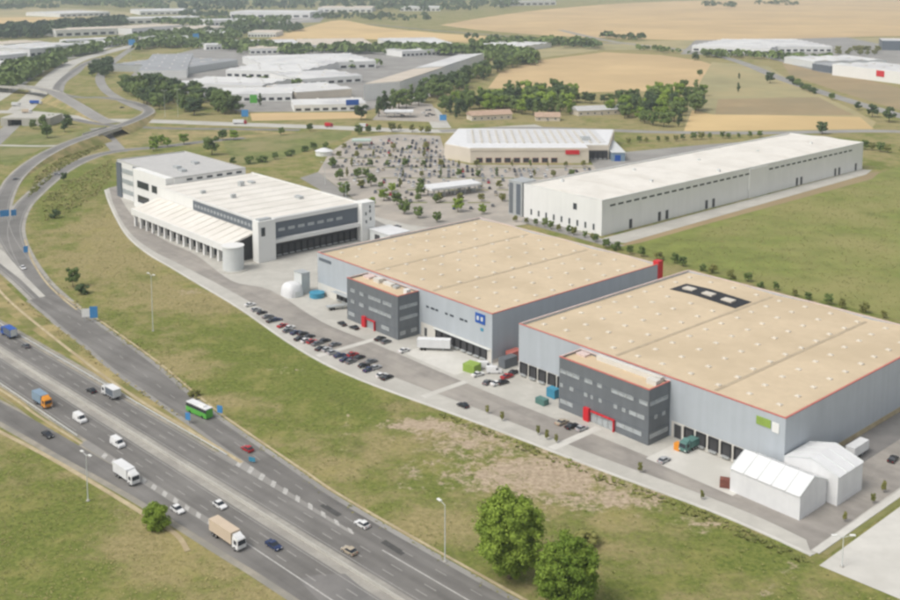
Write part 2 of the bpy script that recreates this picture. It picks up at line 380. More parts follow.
# upper shoulder bed, then the carriageways
struct(strip('roadside_verge', hline(14.5), hline(-14.5), .02, 'shoulder'))
struct(strip('upper_carriageway', hline(11.0), hline(3.1), .06, 'asphalt'))
struct(strip('lower_carriageway', hline(-1.6), hline(-10.0), .06, 'asphalt'))
struct(strip('median_strip', hline(3.1), hline(-1.6), .05, 'gravel'))
# the collector road beside the upper carriageway, and the slip road beside the lower one
UP_LO = [(-127, 32.5), (-67, 25.3), (-33, 20.6), (12, 17.0), (53, 13.4), (98, 10.6), (135, 11), (240, 11), (320, 11)]
UP_HI = [(-127, 41.8), (-83, 37.8), (-34, 32.2), (-1, 26.8), (20, 23.6), (40, 21.6), (65, 19.3), (88, 17.6), (150, 17.0), (320, 17)]
def resample(line, n=60):
    d = [0]
    for a, b in zip(line[:-1], line[1:]): d.append(d[-1] + (b - a).length)
    out = []; j = 0
    for i in range(n):
        t = d[-1] * i / (n - 1)
        while j < len(d) - 2 and d[j + 1] < t: j += 1
        f = (t - d[j]) / max(1e-6, d[j + 1] - d[j]); out.append(line[j] + (line[j + 1] - line[j]) * min(1, f))
    return out
def hs2(name, lo, hi, z, m):
    return strip(name, resample(hl(hi)), resample(hl(lo)), z, m)
hs2('collector_road_shoulder', [(h, n - 1.6) for h, n in UP_LO], [(h, n + 1.6) for h, n in UP_HI], .035, 'asphalt_old')
hs2('collector_road', UP_LO, UP_HI, .075, 'asphalt')
DN_UP = [(-420, -47), (-120, -24), (-36, -16.4), (-10, -14.2), (24, -12.4), (60, -10.6), (110, -8.9), (320, -8.9)]
DN_LO = [(-420, -54), (-120, -30.5), (-22, -22.0), (9, -19.6), (43, -16.6), (64, -15.4), (90, -14.4), (120, -13.6), (320, -13.2)]
hs2('slip_road_shoulder', [(h, n - 1.8) for h, n in DN_LO], [(h, n + 1.0) for h, n in DN_UP], .03, 'shoulder')
hs2('slip_road', DN_LO, DN_UP, .07, 'asphalt')
# dry verges and concrete drainage channels
VERGE = [(-260, 24), (-190, 22), (-127, 20), (-49, 15.2), (-7, 12.9), (22, 12.2), (50, 11.8)]
hs2('grass_verge', VERGE, [(-260, 46), (-190, 40), (-127, 30), (-67, 23.6), (-33, 19.0), (12, 15.5), (50, 12.6)], .045, 'dry_grass')
DITCH = hl([(-160, 31), (-121, 24.7), (-49, 17.0), (-7, 14.0), (22, 13.5), (50, 12.7)])
kerb('drainage_channel', DITCH, 1.1, .14, 'ditch')
DITCH2 = hl([(-45, -29), (-15, -24.9), (11, -21.9), (37, -20.0), (56, -18.9), (66, -18.3)]); kerb('drainage_channel', DITCH2, 1.2, .14, 'ditch')
kerb('drainage_channel', hl([(64.5, -18.2), (71, -18.6), (77, -20.2)]), 1.2, .15, 'ditch')
GOLD = hl([(-120, -16.5), (-45, -12.9), (-18, -13.0), (9, -12.4)])
strip('grass_verge', offs(GOLD, 1.3), offs(GOLD, -1.6), .046, 'dry_grass'); kerb('drainage_channel', offs(GOLD, .3), .8, .12, 'ditch')
UPK = hl([(h, n + 2.3) for h, n in UP_HI]); kerb('roadside_kerb', UPK, .7, .14, 'ditch')
# paint
PZ = .085
for n in (5.9, 8.5): dashes('lane_dashes', hline(n), 10.5, 3.6, .28, PZ, 'paint_worn')
for n in (-4.3, -7.1): dashes('lane_dashes', hline(n), 10.5, 3.6, .28, PZ, 'paint_worn')
for n in (3.7, -2.2): strip('edge_line', hline(n + .12), hline(n - .12), PZ, 'paint_worn')
strip('edge_line', hline(10.5, -420, 50), hline(10.25, -420, 50), PZ, 'paint_worn'); strip('edge_line', hline(-9.3, -420, 0), hline(-9.55, -420, 0), PZ, 'paint_worn')
strip('edge_line', hline(-8.8, 82, 320), hline(-9.15, 82, 320), PZ, 'paint_mid'); strip('edge_line', hline(11.1, 108, 320), hline(10.75, 108, 320), PZ + .01, 'paint_mid')
cl = [(a + b) / 2 for a, b in zip(resample(hl(UP_LO)), resample(hl(UP_HI)))]
dashes('lane_dashes', cl, 10.5, 3.4, .22, PZ + .01, 'paint_worn')
def hatch(name, h0, h1, lo, hi, step, zz, slant=2.2, w=1.3):
    """hatched gore: slanted bars between two lines, with a solid line on each side"""
    b = MB(); h = h0
    while h < h1:
        t = (h - h0) / (h1 - h0); a = lo[0] + (lo[1] - lo[0]) * t; c = hi[0] + (hi[1] - hi[0]) * t
        b.add([HW(h, a, zz), HW(h + w, a, zz), HW(h + w + slant, c, zz), HW(h + slant, c, zz)], [(0, 1, 2, 3)]); h += step
    struct(b.build(name, 'paint_mid'))
hatch('gore_hatching', 50, 98, (10.6, 10.6), (13.4, 11.6), 5.2, .095, -2.0, 1.7)
hatch('gore_hatching', 20, 84, (-12.0, -10.2), (-10.2, -9.0), 5.0, .095, -1.6, 1.9)
strip('gore_surface', hl([(40, 13.2), (98, 11.2)]), hl([(40, 10.7), (98, 10.4)]), .08, 'asphalt_old')
strip('gore_surface', hl([(8, -9.9), (84, -8.8)]), hl([(8, -12.6), (84, -10.4)]), .08, 'asphalt_old')
# worn concrete patch on the lower carriageway at the bottom of the picture
sheet('resurfaced_patch', [(298, 580), (318, 575), (345, 574), (372, 597), (396, 622), (345, 640), (318, 600)], .083, 'asphalt_worn')

# ramps at the left edge
R2 = [(34, 277), (23, 262), (13, 248), (5, 233), (1, 215), (5, 196), (16, 177), (36, 160), (64, 145), (100, 132), (124, 124), (143, 116), (149, 111), (143, 106), (127, 101), (103, 97.5), (76, 97), (58, 92), (60, 82), (78, 68), (98, 58)]
R1 = [(78, 318), (56, 300), (37, 281), (24, 261), (16, 243), (14, 227), (20, 210), (31, 197), (54, 177), (75, 164), (98, 155), (125, 150), (160, 147), (200, 142), (245, 138)]
RIN = [(92, 342), (66, 322), (40, 298), (16, 276), (-10, 256), (-40, 236), (-90, 205)]
for nm, pts, w, z in (('slip_lane', RIN, 5.6, .052), ('loop_ramp', R1, 7.4, .058)):
    line = smooth([G(*p) for p in pts], 6)
    strip(nm + '_shoulder', offs(line, w / 2 + 1.7), offs(line, -w / 2 - 1.7), z - .02, 'gravel')
    strip(nm, offs(line, w / 2), offs(line, -w / 2), z, 'asphalt_ramp')
    for d in (w / 2 - .8, -w / 2 + .8): strip('edge_line', offs(line, d + .15), offs(line, d - .15), z + .012, 'paint_worn')
def elevated(nm, pts, w, gap, z0=.064):
    """road rising on grassed embankments, bridging where the picture's u lies inside gap"""
    line = smooth([G(*p) for p in pts], 6)
    for p in line: p.z = max(0, p.z) + z0
    def lift(l, d): return [q + Vector((0, 0, d)) for q in l]
    strip(nm + '_shoulder', lift(offs(line, w / 2 + 1.6), -.02), lift(offs(line, -w / 2 - 1.6), -.02), None, 'gravel'); strip(nm, offs(line, w / 2), offs(line, -w / 2), None, 'asphalt_ramp' if nm == 'curved_ramp' else 'asphalt_old')
    for d in (w / 2 - .8, -w / 2 + .8): strip('edge_line', lift(offs(line, d + .15), .015), lift(offs(line, d - .15), .015), None, 'paint_worn')
    for sg in (1, -1):
        E_l = lift(offs(line, sg * (w / 2 + 1.55)), -.03); b = MB()
        for i in range(len(line) - 1):
            u = PX(*line[i])[0]
            if max(line[i].z, line[i + 1].z) < .2 or gap[0] < u < gap[1]: continue
            q = []
            for k in (i, i + 1):
                t = line[min(k + 1, len(line) - 1)] - line[max(0, k - 1)]; t.z = 0; t.normalize(); n = Vector((-t.y, t.x, 0)) * sg; o = E_l[k] + n * (line[k].z * 1.7 + .05); o.z = -.02; q.append((E_l[k], o))
            b.add([q[0][0], q[1][0], q[1][1], q[0][1]], [(0, 1, 2, 3) if sg < 0 else (3, 2, 1, 0)])
        if b.f: struct(b.build('embankment', 'dry_grass'))
    return line
RAMPZ = dict(zip([(16, 177), (36, 160), (64, 145), (100, 132), (124, 124), (143, 116), (149, 111)], (.4, 2, 4.2, 5.5, 4.5, 2, .5)))
elevated('curved_ramp', [(u, v, RAMPZ.get((u, v), 0)) for u, v in R2], 7.8, (93, 112))
elevated('overpass_ramp', [(-30, 84, 7), (-10, 85, 7), (10, 86, 7), (34, 88, 7), (52, 92, 7), (64, 98, 5.2), (80, 107, 3), (98, 118, .8), (112, 123, .1)], 11, (-200, 55))
sheet('gore_surface', [(-14, 240), (4, 252), (14, 263), (26, 277), (46, 297), (68, 318), (42, 300), (20, 279), (2, 265), (-14, 253)], .073, 'concrete')
kerb('roadside_kerb', smooth([G(*p) for p in [(25, 240), (32, 260), (45, 281), (62, 298), (77, 310)]], 5), .8, .14, 'ditch')
# road passing under the curved ramp, and its bridge
ribbon('underpass_road', [(96, 128), (104, 134), (112, 143), (120, 152)], 11, .055, 'asphalt_old')

# far motorway and interchange
for nm, pts, w, z, mm in (
        ('far_carriageway', [(-30, 112), (4, 92), (26, 77), (52, 63), (82, 54), (120, 44), (165, 33), (230, 24), (300, 17)], 22, .05, 'concrete'),
        ('far_carriageway', [(20, 110), (40, 91), (54, 76), (74, 62), (96, 55), (130, 46), (175, 35), (240, 26), (310, 19)], 22, .055, 'concrete'),
        ('far_ramp', [(58, 92), (62, 82), (76, 72), (84, 64), (100, 58)], 11, .06, 'asphalt_old'),
        ('far_ramp', [(150, 112), (128, 103), (108, 92), (100, 80), (104, 70), (118, 58), (132, 48)], 11, .062, 'asphalt_old'),
        ('cross_road', [(-40, 112), (20, 112), (60, 116), (98, 120), (150, 121), (230, 124), (320, 127), (440, 131), (540, 126)], 20, .045, 'concrete'),
        ('cross_road', [(-10, 121), (60, 118), (100, 124), (160, 128), (230, 129), (300, 130)], 9, .047, 'asphalt_worn'),
        ('tunnel_road', [(-12, 148), (2, 135), (14, 124)], 13, .05, 'asphalt_old'),
        ('field_track', [(-10, 145), (40, 146), (68, 145)], 6, .04, 'concrete'),
        ('country_road', [(560, 30), (610, 41), (660, 47), (705, 53), (740, 62), (780, 78), (815, 90), (860, 104), (915, 120), (980, 140)], 16, .095, 'asphalt_old'),
        ('back_road', [(440, 131), (520, 128), (600, 130), (660, 132), (760, 133), (870, 131), (940, 133)], 14, .052, 'asphalt_old'),
        ('country_road', [(300, 26), (360, 24), (430, 30), (520, 37), (560, 40), (620, 44)], 14, .045, 'asphalt_worn'),
        ('avenue', [(442, 128), (430, 110), (415, 103), (440, 86), (480, 72)], 16, .046, 'concrete')):
    ribbon(nm, pts, w, z, mm)

# ================================================================== FIELDS
def field(name, pts, z, m, sub=4): return sheet(name, pts, z, m, sub)
field('stubble_field', [(440, 25), (500, 15), (560, 8), (650, 2), (800, -2), (1050, -4), (1050, 36), (900, 36), (820, 38), (700, 40), (640, 39), (560, 36), (490, 31)], .06, 'tan_field')
field('stubble_field', [(278, 38), (300, 29), (340, 20), (380, 27), (440, 33), (500, 37), (545, 41), (500, 44), (440, 41), (360, 39)], .062, 'gold_field')
sheet('fallow_field', [(505, 60), (545, 46), (640, 41), (800, 38), (1000, 37), (1000, 46), (840, 50), (760, 56), (712, 54), (660, 50), (600, 50), (540, 58)], .044, 'olive_field')
sheet('stubble_field', [(488, 88), (500, 72), (540, 60), (604, 52), (662, 55), (702, 61), (711, 64), (694, 92), (640, 91), (560, 93)], .06, 'tan_field')
sheet('fallow_field', [(690, 95), (712, 62), (768, 66), (800, 86), (850, 108), (876, 122), (870, 132), (684, 132)], .05, 'olive_field')
sheet('stubble_field', [(692, 110), (713, 114.5), (768, 115), (860, 117), (874, 129), (684, 131)], .075, 'gold_field')
sheet('ploughed_field', [(718, 99), (818, 97), (854, 115), (715, 115)], .068, 'brown_field')
sheet('grassy_field', [(730, 97), (772, 84), (790, 94), (784, 97.5)], .08, 'olive_field')
field('stubble_field', [(-60, 8), (60, 8), (128, 12), (118, 18), (60, 23), (0, 26), (-60, 27)], .06, 'olive_field')
field('stubble_field', [(-60, 19), (20, 17), (70, 18), (30, 23), (-60, 27)], .08, 'gold_field')
field('stubble_field', [(266, 40), (285, 32), (300, 36), (300, 40)], .07, 'gold_field', 2)
sheet('fallow_field', [(780, 60), (830, 70), (900, 88), (960, 104), (960, 128), (900, 110), (840, 92), (790, 75)], .04, 'brown_field')
# the meadow behind the warehouses and the one beside the ramp
field('meadow', [(618, 248), (700, 226), (790, 200), (868, 178), (920, 166), (1100, 190), (1200, 300), (1000, 345), (900, 320), (690, 268)], .04, 'green_field', 3)
sheet('brown_strip', [(618, 247), (640, 236), (862, 173), (880, 172), (872, 179), (700, 226), (640, 243)], .055, 'brown_field')  # darker brown strip between the meadow and the service path
sheet('service_path', [(600, 241), (604, 238), (862, 169.5), (872, 170), (866, 174.5), (625, 243)], .07, 'concrete')
field('meadow', [(222, 141), (300, 133), (352, 131), (330, 144), (300, 153), (262, 163), (236, 163)], .04, 'mid_grass', 3)
field('meadow', [(62, 136), (100, 126), (92, 134), (40, 150), (5, 166), (0, 148), (12, 130)], .03, 'mid_grass', 2)
field('meadow', [(110, 142), (130, 128), (148, 120), (152, 140), (140, 146)], .03, 'dry_grass', 2)
sheet('dry_verge', [(250, 113), (366, 112), (366, 118), (252, 121)], .05, 'tan_field')
sheet('dry_verge', [(156, 126), (240, 130), (300, 133), (225, 139), (160, 137)], .036, 'dry_grass')
sheet('dry_verge', [(36, 176), (64, 152), (98, 138), (108, 146), (84, 156), (58, 171), (38, 192), (25, 200)], .036, 'dry_grass')

# ================================================================== SITE SURFACES
OUT = [(105, 190), (108, 200), (116, 218), (128, 237), (148, 254), (170, 267), (200, 285), (240, 309), (300, 350), (360, 380), (480, 424), (600, 470), (700, 507), (760, 532), (812, 556)]
outl = smooth([G(*p) for p in OUT], 5)
site = [tuple(p) for p in outl] + [tuple(W(131.5, 11)), tuple(W(133, 110)), tuple(W(100, 112)), tuple(W(-30, 112)), tuple(W(-108, 118)), tuple(W(-150, 112)), tuple(W(-270, 90)), tuple(W(-350, 75)), tuple(W(-352, 22))]
sheet('yard', site, .045, 'concrete')
inner = smooth([G(*p) for p in [(109, 188), (113, 203), (121, 220), (133, 236), (153, 251), (177, 263), (210, 280), (250, 302), (310, 338), (366, 366), (480, 410), (600, 457), (700, 494), (760, 518), (806, 540)]], 5)
strip('kerb_pavement', outl, inner, .075, 'concrete')
kerb('kerb', outl, .9, .22, 'concrete_pale')
RO = inner; RI = smooth([G(*p) for p in [(117, 186), (122, 200), (132, 215), (146, 228), (166, 241), (196, 255), (232, 281), (270, 290), (322, 322), (380, 346), (480, 389), (600, 437), (690, 474), (770, 505), (838, 512)]], 5)
strip('site_road', RI, RO, .065, 'site_asphalt')
sheet('site_road', [W(116, -25), W(128.6, -25), W(128.9, 120), W(116, 120)], .069, 'site_asphalt')
sheet('loading_lane', [W(107.4, 12), W(116, 12), W(116, 120), W(107.4, 120)], .071, 'asphalt_worn')
kerb('kerb', [W(129.8, -24), W(130.4, 40), W(130.6, 120)], 1.8, .2, 'concrete_pale')
sheet('grass_strip', [W(130.8, -23), W(132.2, -23), W(133.4, 120), W(131.5, 120)], .06, 'mid_grass')
sheet('trailer_park', [W(133, -28), W(220, -22), W(220, 120), W(133.4, 120)], .05, 'concrete_pale')
for s in (150, 166): sheet('bay_line', [W(s, -20), W(s + .3, -20), W(s + .3, 30), W(s, 30)], .066, 'paint')
sheet('bay_line', [W(140, 4), W(175, 4), W(175, 4.3), W(140, 4.3)], .068, 'paint')
# footpaths crossing the site road to the two office doors, dark parking in front of offices
for s in (-46, 54):
    sheet('footpath', [W(s, -11), W(s + 2.6, -11), W(s + 2.6, -40 if s < 0 else -31), W(s, -40 if s < 0 else -31)], .08, 'concrete_pale')
sheet('crossing', [W(4, -17), W(6.4, -17), W(6.4, -35), W(4, -35)], .081, 'concrete_pale')
for s0 in (-28, 76): sheet('dock_apron', [W(s0, -16), W(s0 + 27, -16), W(s0 + 27, -1), W(s0, -1)], .072, 'concrete_pale')
# big car park of the shopping centre and ground around it
sheet('car_park', [(318, 172), (330, 152), (352, 138), (400, 134), (440, 136), (448, 160), (470, 165), (600, 165), (606, 180), (528, 188), (520, 214), (545, 222), (470, 232), (410, 225), (368, 215), (350, 196)], .06, 'lot')
sheet('service_yard', [(590, 160), (625, 152), (700, 145), (740, 142), (620, 172), (600, 176)], .064, 'asphalt_old')
sheet('service_yard', [(520, 222), (528, 214), (606, 240), (625, 246), (606, 246)], .064, 'asphalt_old')
sheet('access_road', [(318, 172), (350, 197), (372, 218), (400, 232), (380, 236), (355, 216), (330, 196), (300, 178)], .066, 'asphalt_old')
sheet('industrial_yard', [(120, 84), (150, 60), (200, 48), (300, 46), (420, 50), (480, 55), (440, 80), (400, 100), (366, 111), (240, 112), (200, 96)], .05, 'asphalt_old')
sheet('industrial_yard', [(680, 54), (700, 36), (840, 36), (900, 48), (1000, 48), (1000, 110), (900, 84), (820, 72), (760, 56)], .05, 'asphalt_old')
sheet('industrial_yard', [(-20, 64), (40, 48), (130, 34), (260, 12), (330, 10), (320, 22), (220, 26), (140, 40), (90, 50), (40, 64), (0, 70)], .04, 'asphalt_old')
sheet('forecourt', [(372, 120), (440, 122), (432, 104), (410, 102), (384, 106)], .06, 'lot')
# ================================================================== WAREHOUSES
def SP(u, v, z=0):
    p = G(u, v, z) - ORG; return p.dot(EX), p.dot(EY)
_cache = {}
def shared(key, fn):
    if key not in _cache: _cache[key] = fn()
    return _cache[key]
def window(parent, x, y, z, w, h, face, pane='glass_sky_pale', frame='steel', name='window'):
    """frame proud of the wall, pane inside it; face 'f' looks along -y, 'r' along +x"""
    fr = shared(('wf', round(w, 1), round(h, 1), frame), lambda: (MB().box(0, w, -.10, .05, 0, .12).box(0, w, -.10, .05, h - .12, h)
                .box(0, .12, -.10, .05, .12, h - .12).box(w - .12, w, -.10, .05, .12, h - .12)).mesh('window_frame', frame))
    pn = shared(('wp', round(w, 1), round(h, 1), pane), lambda: MB().box(.12, w - .12, -.04, .05, .12, h - .12).mesh('pane', pane))
    rz = 0 if face == 'f' else math.pi / 2
    o = put(name, fr, parent, (x, y, z), rz); put('pane', pn, o); return o
def dock(parent, x, y, w, h, face, z=.9):
    sur = shared(('ds', w, h), lambda: (MB().box(-.25, 0, -.45, .05, 0, h + .3).box(w, w + .25, -.45, .05, 0, h + .3).box(0, w, -.45, .05, h, h + .3)).mesh('dock_surround', 'dark'))
    dr = shared(('dd', w, h), lambda: MB().box(0, w, -.12, .05, 0, h).mesh('dock_door', 'door_dark'))
    lp = shared(('dl', w), lambda: MB().box(.1, w - .1, -.9, .0, -.35, 0).mesh('dock_leveller', 'steel'))
    o = put('dock_door', dr, parent, (x, y, z), 0 if face == 'f' else math.pi / 2)
    put('dock_surround', sur, o); put('dock_leveller', lp, o); return o
def ring_walls(parent, w, d, h, m, trim_f, trim_b, th=.35, trimh=.22):
    MB().box(0, w, 0, th, 0, h).build('front_wall', m, parent)
    MB().box(w - th, w, th, d - th, 0, h).build('right_wall', m, parent)
    MB().box(0, w, d - th, d, 0, h).build('back_wall', m, parent)
    MB().box(0, th, th, d - th, 0, h).build('left_wall', m, parent)
    e = .08
    for bx, mm in (((-e, w + e, -e, th + e), trim_f), ((w - th - e, w + e, th + e, d - th - e), trim_f),
                   ((-e, w + e, d - th - e, d + e), trim_b), ((-e, th + e, th + e, d - th - e), trim_b)):
        MB().box(*bx, h, h + trimh).build('parapet_cap', mm, parent)
def gable_roof(parent, w, d, h, valleys, m, rise=.75, th=.35):
    e = th + .01
    xs = [e] + valleys + [w - e]; prof = [(e, h - 1.6), (w - e, h - 1.6)]
    top = []
    for a, b in zip(xs[:-1], xs[1:]): top += [(a, h - .7), ((a + b) / 2, h - .7 + rise)]
    top.append((w - e, h - .7)); prof += top[::-1]
    b = MB(); b.xprism(prof, e, d - e); ro = b.build('roof', m, parent)
    def zat(x):
        for a, c in zip(xs[:-1], xs[1:]):
            if a <= x <= c: return h - .7 + rise * (1 - abs((x - (a + c) / 2) / ((c - a) / 2)))
    for v in valleys:
        MB().box(v - .55, v + .55, e + 3, d - e - 3, h - .68, h - .60).build('gutter', 'gutter', ro)
    return ro, zat
def skylights(ro, zat, xs, ys, skip=None, size=(1.5, 1.5)):
    me = shared(('sky', size), lambda: (MB().box(-size[0] / 2, size[0] / 2, -size[1] / 2, size[1] / 2, -.25, .18)
                 .add([(-size[0] / 2 + .1, -size[1] / 2 + .1, .18), (size[0] / 2 - .1, -size[1] / 2 + .1, .18), (size[0] / 2 - .1, size[1] / 2 - .1, .18), (-size[0] / 2 + .1, size[1] / 2 - .1, .18), (0, 0, .5)],
                      [(0, 1, 4), (1, 2, 4), (2, 3, 4), (3, 0, 4)])).mesh('skylight', 'skylight'))
    for x in xs:
        for y in ys:
            if skip and skip(x, y): continue
            put('skylight', me, ro, (x + random.uniform(-.3, .3), y + random.uniform(-.3, .3), zat(x)))
def seams(ro, w, d, zat, n):
    for i in range(1, n):
        y = d * i / n; b = MB()
        # low standing joint following the roof's slopes
        xs = np.linspace(1, w - 1, 13)
        for a, c in zip(xs[:-1], xs[1:]):
            za, zc = zat(a) + .01, zat(c) + .01
            b.add([(a, y - .10, za), (c, y - .10, zc), (c, y + .10, zc), (a, y + .10, za)], [(0, 1, 2, 3)])
            b.add([(a, y - .10, za - .05), (c, y - .10, zc - .05), (c, y - .10, zc), (a, y - .10, za)], [(0, 1, 2, 3)])
        b.build('roof_seam', 'gutter', ro)
def office(x0, x1, y0, h, rows, sides, entrance, label, screen):
    """dark three-storey office block against a warehouse front; x along the front"""
    t = thing('office_block', label, 'office', W(x0, y0), SITE_ROT)
    w = x1 - x0; d = -y0 - .02
    ring_walls(t, w, d, h, 'clad_dark', 'red_trim', 'pink_trim', .3, .25)
    rf = MB().box(.31, w - .31, .31, d - .31, h - 1.4, h - .55).build('roof', 'roof_tan2', t)
    for z in (3.9, 8.0, 12.1):
        MB().box(-.05, w + .05, -.05, -.002, z, z + .14).build('cladding_joint', 'clad_slate', t)
        MB().box(w + .002, w + .05, 0, d - .2, z, z + .14).build('cladding_joint', 'clad_slate', t)
    for z, hh, segs in rows:
        for a, b in segs:
            n = max(1, round((b - a) / 2.6)); k = (b - a) / n
            for i in range(n): window(t, a + i * k + .05, 0, z, k - .1, hh, 'f')
    for z, hh, segs in sides:
        for a, b in segs:
            n = max(1, round((b - a) / 2.6)); k = (b - a) / n
            for i in range(n): window(t, w, a + i * k + .05, z, k - .1, hh, 'r')
    if entrance:
        a, b = entrance
        e = MB().box(a, a + 2.0, -1.0, -.06, 0, 4.0).build('entrance_portal', 'red', t); e['label'] = 'bright red entrance block'
        MB().box(a + 2.4, b, -.8, -.06, 3.35, 3.6).build('entrance_canopy', 'red', t)
        MB().box(b - .3, b, -.8, -.06, 0, 3.35).build('entrance_post', 'red', t)
        n = 4; k = (b - .5 - a - 2.4) / n
        for i in range(n): window(t, a + 2.4 + i * k + .05, 0, .1, k - .1, 3.3, 'f', 'glass_sky_pale', 'steel', 'entrance_door')
    for (a, b, c, dd, hh, mm) in screen:
        MB().box(a, b, c, dd, h - .54, h - .54 + hh).build('plant_screen' if b - a > 6 else 'roof_unit', mm, rf)
    return t

# --- left warehouse (A)
A = thing('warehouse', 'grey warehouse with blue corner sign and flat sandy roof, left of the twin', 'warehouse', W(-103, 0), SITE_ROT)
ring_walls(A, 102.5, 90, 17, 'clad_grey', 'red_trim', 'pink_trim')
ra, za = gable_roof(A, 102.5, 90, 17, [34.5, 68.5], 'roof_tan')
skylights(ra, za, [6 + 10.1 * i for i in range(10)], [8 + 9.2 * i for i in range(9)])
MB().box(0.2, 33.5, -.06, -.002, 0, 4.6).build('base_band', 'band_white', A)
MB().box(65.5, 102.3, -.06, -.002, 0, 4.9).build('base_band', 'band_white', A)
MB().box(102.502, 102.56, .3, 89, 0, 1.2).build('plinth', 'band_white', A)
for i in range(8): dock(A, 74.2 + i * 3.3, -.062, 2.6, 3.3, 'f')
for i in range(7): dock(A, 14 + i * 3.2, -.062, 2.5, 2.9, 'f')
MB().box(13, 33, -2.6, -.07, 4.0, 4.25).build('dock_canopy', 'steel', A); MB().box(73, 101.6, -.7, -.07, 4.45, 4.7).build('dock_canopy', 'steel_pale', A)
window(A, 67.5, -.062, .2, 1.6, 3.2, 'f', 'door_dark', 'steel', 'side_door')
for i in range(9):
    if i in (3, 6): continue
    window(A, 68.5 + i * 2.55, 0, 11.0, 2.0 if i % 2 else 1.4, .75, 'f', 'glass', 'clad_slate')
sg = MB().box(94.4, 99.2, -.22, -.01, 12.4, 15.8).build('wall_sign', 'blue', A); sg['label'] = 'blue square sign with a pale rectangular mark'
MB().box(95.2, 96.2, -.26, -.222, 13.4, 14.8).build('sign_mark', 'steel_pale', sg); MB().box(97.2, 98.2, -.26, -.222, 13.4, 14.8).build('sign_mark', 'steel_pale', sg)
MB().box(96.9, 98.3, -.12, -.01, 9.9, 11.0).build('small_sign', 'cyan', A)
ls = MB().box(1.2, 9.6, -.14, -.01, 14.0, 15.2).build('wall_sign', 'clad_slate', A); ls['label'] = 'narrow dark lettering strip'
rp = MB().box(100.2, 102.9, 89.2, 92.0, 9.5, 18.2).build('corner_panel', 'red', A); rp['label'] = 'bright red panel on the far corner'
office(-69, -38.4, -9.9, 16, [(11.3, 1.2, [(2.2, 5.0), (8, 10.4), (13.4, 20.6), (22, 27)]), (7.1, 1.2, [(2.4, 4.6), (7.6, 10.4), (13.6, 26.8)]), (2.0, 1.3, [(.8, 4.6), (21, 25.5)])],
       [(11.1, 1.2, [(.8, 9)]), (7.0, 1.2, [(.8, 9)]), (1.6, 1.3, [(1, 3.4), (6, 8.6)])], (10.2, 17.6),
       'dark grey office block with red door beside the left warehouse', [(9, 12.4, 5.5, 8, 1.5, 'band_white'), (14, 19, 6.2, 8.4, 1.0, 'band_white'), (20, 22, 6, 8, .9, 'steel'), (27.5, 29.4, 5, 7, 1.6, 'white_soft'), (2, 6, 6, 9, .8, 'pink_trim')])

# --- right warehouse (B)
B = thing('warehouse', 'grey warehouse with green corner sign and dark roof patch, nearest the white tents', 'warehouse', W(12, 0), SITE_ROT)
ring_walls(B, 95.5, 91.5, 17, 'clad_grey', 'red_trim', 'pink_trim')
rb, zb = gable_roof(B, 95.5, 91.5, 17, [37.7, 72.4], 'roof_tan')
skylights(rb, zb, [5 + 9.4 * i for i in range(10)], [7 + 8.7 * i for i in range(10)], lambda x, y: 6 < x < 39 and 62 < y < 82)
pa = MB()
xs_ = np.linspace(9.2, 36.4, 9)
for a, c in zip(xs_[:-1], xs_[1:]):
    pa.add([(a, 67.5, zb(a) - .3), (c, 67.5, zb(c) - .3), (c, 77.6, zb(c) - .3), (a, 77.6, zb(a) - .3), (a, 67.5, zb(a) + .12), (c, 67.5, zb(c) + .12), (c, 77.6, zb(c) + .12), (a, 77.6, zb(a) + .12)],
           [(4, 5, 6, 7), (0, 1, 5, 4), (2, 3, 7, 6), (1, 2, 6, 5), (3, 0, 4, 7)])
pd = pa.build('solar_panel_field', 'dark', rb); pd['label'] = 'dark rectangular roof patch with three pale hatches'
for x in (14.5, 22.6, 30.6): MB().box(x - 2.1, x + 2.1, 70.6, 73.8, zb(x), zb(x) + .55).build('roof_hatch', 'skylight', pd)
MB().box(.2, 26, -.06, -.002, 0, 4.8).build('base_band', 'band_white', B); MB().box(60.5, 95.3, -.06, -.002, 0, 4.8).build('base_band', 'band_white', B)
MB().box(95.502, 95.56, .3, 91, 0, 1.6).build('plinth', 'ditch', B)
for i in range(6): dock(B, 1.2 + i * 4.1, -.062, 2.7, 3.5, 'f')
for i in range(6): dock(B, 65.2 + i * 4.0, -.062, 2.6, 3.4, 'f')
window(B, 61.4, -.062, .15, 2.6, 4.2, 'f', 'door_dark', 'steel', 'roller_door')
g1 = MB().box(87.2, 91.4, -.2, -.01, 13.0, 15.2).build('wall_sign', 'lime_dull', B); g1['label'] = 'lime green rectangular sign'
MB().box(91.8, 93.8, -.2, -.01, 12.4, 15.0).build('wall_sign', 'white_wall', B)
office(38.5, 71.8, -9.6, 16, [(11.3, 1.15, [(.4, 8), (10, 13), (14.8, 16.6), (20, 28), (30, 32.9)]), (7.0, 1.1, [(.4, 1.6), (4.2, 5.8), (9.9, 11.2), (12.4, 13.4), (15.4, 16.6), (21, 22.3), (24, 25.3), (26.5, 32)]), (2.0, 1.2, [(.5, 5.6), (22, 31)])],
       [(11.3, 1.15, [(.5, 8.6)]), (7.0, 1.1, [(2.6, 3.8), (6, 7.4)]), (1.8, 1.2, [(.6, 8.8)])], (10.4, 21.6),
       'dark grey office block with red door beside the right warehouse', [(8, 31.4, 7.4, 9.0, 1.5, 'band_white'), (28.8, 32.2, 4.4, 6.6, 1.5, 'band_white'), (1, 4.6, 6.2, 8.8, .6, 'pink_trim')])

